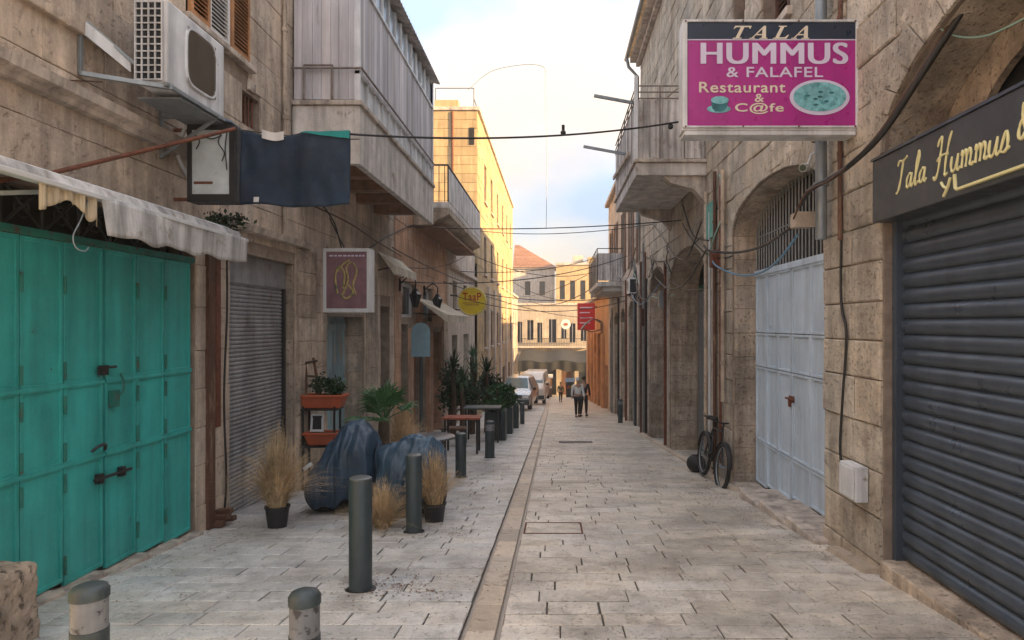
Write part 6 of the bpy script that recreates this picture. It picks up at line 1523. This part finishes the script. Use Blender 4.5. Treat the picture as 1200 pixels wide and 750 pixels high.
# ================= people
def skin(nm, par, nodes, edges, m, sub=2):
    me = bpy.data.meshes.new(nm); me.from_pydata([n[0] for n in nodes], edges, []); me.update(); me.materials.append(m)
    o = bpy.data.objects.new(nm, me); C.objects.link(o); o.parent = par
    md = o.modifiers.new('skin','SKIN')
    for i, n in enumerate(nodes):
        r_ = n[1]; me.skin_vertices[0].data[i].radius = (r_ if isinstance(r_,tuple) else (r_,r_))
    me.skin_vertices[0].data[0].use_root = True
    o.modifiers.new('sub','SUBSURF').levels = sub; o.modifiers['sub'].render_levels = sub
    md.use_smooth_shade = True
    return o
def person(loc, rz, h, stride, arm, top_m, leg_m, hair_m, lab, long_top=False, veil=False):
    t = thing('person', loc, lab, 'person', None, rz); k = h/1.72
    def V(x,y,z): return (x*k,y*k,z*k)
    s = stride
    N = [(V(0,0,.94),(.15*k,.10*k)),(V(0,.01,1.15),(.13*k,.09*k)),(V(0,.0,1.36),(.16*k,.10*k)),(V(0,0,1.47),.055*k),(V(0,-.01,1.56),(.075*k,.085*k)),(V(0,-.015,1.66),(.070*k,.08*k)),
         (V(-.19,0,1.40),.055*k),(V(-.24,.02+arm*.5,1.14),.042*k),(V(-.25,arm-.06,.90),.032*k),(V(-.25,arm-.09,.80),(.018*k,.035*k)),
         (V(.19,0,1.40),.055*k),(V(.24,.02-arm*.5,1.14),.042*k),(V(.25,-arm-.06,.90),.032*k),(V(.25,-arm-.09,.80),(.018*k,.035*k)),
         (V(-.09,0,.86),.085*k),(V(-.10,-s*.5-.02,.48),.058*k),(V(-.10,-s*.8+.02,.09),.038*k),(V(-.10,-s*.8-.13,.035),(.04*k,.03*k)),
         (V(.09,0,.86),.085*k),(V(.10,s*.5-.04,.48),.058*k),(V(.10,s+.05,.10),.038*k),(V(.10,s-.10,.035),(.04*k,.03*k))]
    E = [(0,1),(1,2),(2,3),(3,4),(4,5),(2,6),(6,7),(7,8),(8,9),(2,10),(10,11),(11,12),(12,13),(0,14),(14,15),(15,16),(16,17),(0,18),(18,19),(19,20),(20,21)]
    skin('body', t, N, E, m_skin, 1)
    g = 1.22
    idx = [0,1,2,6,7,10,11] ; mp = {a:i for i,a in enumerate(idx)}
    nod = [(N[a][0], tuple(q*g+.006 for q in (N[a][1] if isinstance(N[a][1],tuple) else (N[a][1],N[a][1])))) for a in idx]
    ed = [(mp[a],mp[b]) for a,b in E if a in mp and b in mp]
    if long_top: nod.append((V(0,0,.62),(.20*k,.15*k))); ed.append((0,len(nod)-1)); nod.append((V(0,0,.2),(.22*k,.17*k))); ed.append((len(nod)-2,len(nod)-1))
    nod += [(N[8][0],(.042*k,.042*k)),(N[12][0],(.042*k,.042*k))]; n_ = len(nod); ed += [(mp[7],n_-2),(mp[11],n_-1)]
    skin('shirt', t, nod, ed, top_m, 1)
    idx = [0,14,15,16,18,19,20]; mp = {a:i for i,a in enumerate(idx)}
    nod = [(N[a][0], tuple(q*1.2+.008 for q in (N[a][1] if isinstance(N[a][1],tuple) else (N[a][1],N[a][1])))) for a in idx]
    skin('trousers', t, nod, [(mp[a],mp[b]) for a,b in E if a in mp and b in mp], leg_m, 1)
    for a in (17,21):
        p = Vector(N[a][0]); MB().obox(p+Vector((0,.05*k,0)), (.045*k,0,0), (0,.13*k,0), (0,0,.035*k)).build('shoe', m_rubber, t, world=False, bevel=.02)
    mb = MB(); c = Vector(N[5][0])
    mb.grid(lambda a,b:(c.x+.092*k*math.cos(6.283*a)*math.sin(math.pi*b*(.75 if veil else .55)), c.y+.02*k+.10*k*math.sin(6.283*a)*math.sin(math.pi*b*(.75 if veil else .55)), c.z+.02*k+.11*k*math.cos(math.pi*b*(.75 if veil else .55))), 18, 10)
    mb.build('headscarf' if veil else 'hair', hair_m, t, world=False, smooth=80, solid=.008)
    # face
    for s_ in (-1,1): MB().obox(c+Vector((s_*.03*k,-.083*k,-.01*k)),(.012*k,0,0),(0,.006*k,0),(0,0,.006*k)).build('eye', m_hair, t, world=False)
    MB().obox(c+Vector((0,-.095*k,-.035*k)),(.010*k,0,0),(0,.014*k,0),(0,0,.018*k)).build('nose', m_skin, t, world=False, bevel=.005)
    return t
m_lt = M('pale_shirt', (.74,.75,.77), .8, var=.1, bump=.05); m_bk = M('black_trousers', (.015,.015,.018), .8, var=.1, bump=0); m_gn = M('olive_jacket', (.07,.09,.03), .8, var=.3, bump=0)
m_wh = M('white_cap', (.62,.62,.62), .8, var=.05, bump=0)
person(at(677,30.0), rad(12), 1.74, .16, .12, m_lt, m_bk, m_wh, 'person in a pale loose shirt, black trousers and white headscarf walking toward the camera', veil=True)
person(at(684,30.6), rad(165), 1.78, .14, -.1, m_bk, m_bk, m_hair, 'person in dark clothes walking beside the pale shirted one')
person(at(657,52), rad(10), 1.5, .12, .1, m_gn, m_bk, m_hair, 'distant person in an olive jacket near the end of the street')
m_canop = M('dark_canopy_cloth', (.03,.03,.03), .9, var=.3, scale=3, bump=.1)
# dark canopy at the far end
t = thing('market_canopy', (.3, 79, -5), 'dark canopy over the shop fronts at the end of the street', 'canopy')
mb = MB(); mb.grid(lambda a,b:(-3.9+8.4*a, 79.2-9*b, -3.1-.85*b+.12*math.sin(a*14)), 30, 6); mb.build('canopy_sheet', m_canop, t, solid=.06, fix=False)
MB().grid(lambda a,b:(-3.9+8.4*a, 70.2+.06*math.sin(a*40), -3.95+.12*math.sin(a*14)-(1.0+.12*math.sin(a*23))*b), 60, 3)  .build('valance', m_canop, t, solid=.03, fix=False)
for x in (-3.7,-.9,1.9,4.2): MB().tube([(x,70.3,G(70.3)),(x,70.3,-3.9)], .07, 8).build('post', m_iron, t)
c = P(663,380,74); t = thing('round_white_sign', c, 'small round white sign above the dark canopy', 'sign')
mb = MB(); mb.plate([[(c.x+.55*math.cos(k*math.pi/12), c.z+.55*math.sin(k*math.pi/12)) for k in range(24)]], lambda u,v,w:(u,74+w,v), .1); mb.build('disc', m_white, t)
mb = MB(); mb.plate([[(c.x+.25*math.cos(k*math.pi/12), c.z+.16*math.sin(k*math.pi/12)) for k in range(24)]], lambda u,v,w:(u,73.99-w,v), .02); mb.build('mark', m_redwood, t)
MB().bar((c.x,74.06,c.z),(c.x,79.95,c.z+.3),.05).build('bracket', m_iron, t)

# ================= extra clutter
def clutter_cable(a, b, dip, m, lab, r=.012): cable(sag(P(*a), P(*b), dip, 14), r, m, lab)
clutter_cable((858,300,10.0),(800,262,12.5),.25,m_cable,'black cable sagging from the stone pier up to the balcony corbel')
clutter_cable((846,330,10.6),(764,300,18.2),.45,m_cableb,'brown cable festooned in front of the first brown arch')
clutter_cable((836,262,11.2),(748,292,21.0),.5,m_cable,'black cable drooping from the pier to the far drainpipe')
clutter_cable((790,345,15.0),(742,318,23.0),.4,m_cablegreen,'pale green cable strung across the second brown arch')
clutter_cable((742,300,23.0),(712,330,36.0),.5,m_cable,'black cable sagging beneath the grey balcony')
clutter_cable((620,352,70),(690,340,42),.7,m_cable,'dark cable crossing the street end toward the grey balcony',.03)
clutter_cable((556,300,27),(700,318,34),.5,m_cable,'dark cable sagging across the street above the red sign',.015)
clutter_cable((512,300,22),(610,380,60),.6,m_cable,'dark cable running along the golden building',.02)
c = P(838,252,11.0)
t = thing('shutter_panel', c, 'small teal sheet panel fixed high beside the stone pier', 'panel')
bx('sheet', m_teal, t, XR-.08, XR-.05, 10.9, 11.5, c.z-.35, c.z+.25, bevel=.004)
def hvac(x, y, z, lab, n=-1):
    t = thing('air_conditioner', (x, y, z), lab, 'air conditioner')
    a, b = (x-.34, x-.06)
    bx('casing', m_whited, t, a, b, y-.4, y+.4, z, z+.55, bevel=.015)
    mb = MB(); mb.tube([(a-.004,y,z+.28),(a-.012,y,z+.28)], .2, 24); mb.build('fan_opening', m_glassd, t)
    bx('coil', m_glassd, t, a+.03, b-.03, y-.408, y-.401, z+.04, z+.5)
    for yy in (y-.3, y+.3): mb = MB(); mb.bar((x-.02,yy,z-.02),(a,yy,z-.02),.03); mb.bar((x-.02,yy,z-.28),(a+.03,yy,z-.04),.025); mb.build('bracket', m_rust, t)
hvac(X2, 24.0, 1.1, 'small white air conditioner on the pale balconied building')
clutter_cable((540,318,24),(705,300,33),.3,m_cable,'dark cable strung straight across below the golden building',.015)
clutter_cable((528,345,23),(735,352,25),.5,m_cable,'low dark cable dipping behind the yellow sign toward the right pipes',.013)
clutter_cable((470,312,16),(545,300,24),.2,m_cable,'black cable rising past the wall lanterns',.012)
clutter_cable((602,348,62),(688,322,40),.4,m_cable,'thin dark cable over the parked cars',.02)
for k,(px,py,Y) in enumerate(((786,300,15.3),(768,312,18.0),(752,330,21.2))):
    pts = [P(px+U(-9,9),py+U(-16,22),Y+U(-.5,.5)) for _ in range(7)]
    for q in pts: q.x = min(q.x, XR-.06)
    cable(spline(pts,6), .011, m_cable, ('tangle of loose cable above the first brown arch','tangle of loose cable between the brown arches','tangle of loose cable by the far drainpipe')[k])
# straggling plant by the awning end and scribble on the teal door
t = thing('hanging_plant', P(274,256,6.9), 'straggly dark green plant behind the end of the retracted awning', 'plant')
c = P(276,256,6.95); mb = MB(); leafy(mb, (c.x-.12,c.y,c.z-.02), (.26,.14,.10), 320, .05); mb.build('foliage', m_leafd, t, fix=False, kind='stuff')
mb = MB(); mb.tube(spline([(XL+.02,6.98,c.z-.15),(c.x-.2,c.y,c.z-.05),(c.x+.1,c.y,c.z+.02)],4), .01, 6); mb.build('stem', m_bark, t)
# weeds at the foot of the walls
def weed(x, y, lab):
    t = thing('weed', (x,y,G(y)), lab, 'weed'); mb = MB(); leafy(mb, (x,y,G(y)+.07), (.10,.12,.08), 130, .05); mb.build('foliage', m_leaf, t, fix=False, kind='stuff')
# scaffolding of stall clutter at the far end
for i,(px,Y,w,h,m,lab) in enumerate(((617,68,.9,1.6,m_teald,'dark green market stall front at the far end, left side'),(640,68.5,1.2,1.9,m_woodbrown,'brown market stall front under the far dark canopy'),(668,67,.8,1.5,m_iron,'dark market stall front at the far end, right side'))):
    x,y,z = at(px,Y); t = thing('market_stall', (x,y,z), lab, 'stall')
    bx('counter', m, t, x-w/2, x+w/2, y, y+.6, z, z+.9); bx('back_panel', m, t, x-w/2, x+w/2, y+.55, y+.65, z+.901, z+h+.3)
    MB().grid(lambda a,b:(x-w/2-.1+(w+.2)*a, y+.6-1.2*b, z+h+.4-.3*b), 4, 3).build('stall_roof', m_canvas if i==1 else m_tarp, t, solid=.03, fix=False)
    for k in range(5): bx('goods', (m_flower,m_terra,m_leaf,m_yel,m_white)[k], t, x-w/2+.05+k*w/5.2, x-w/2+.05+(k+.8)*w/5.2, y+.05, y+.45, z+.901, z+1.05+.1*(k%2))
# ================= haze
hm = bpy.data.materials.new('haze'); hm.use_nodes = True; ht = hm.node_tree; ht.nodes.clear()
pv = ht.nodes.new('ShaderNodeVolumePrincipled'); pv.inputs['Density'].default_value = .0017; pv.inputs['Color'].default_value = (.92,.93,.95,1); pv.inputs['Anisotropy'].default_value = .2
ho = ht.nodes.new('ShaderNodeOutputMaterial'); ht.links.new(pv.outputs[0], ho.inputs['Volume'])
hb = MB().box(-300, 300, -60, 600, -11.5, 13.0).build('haze', hm); tag(hb, kind='stuff')
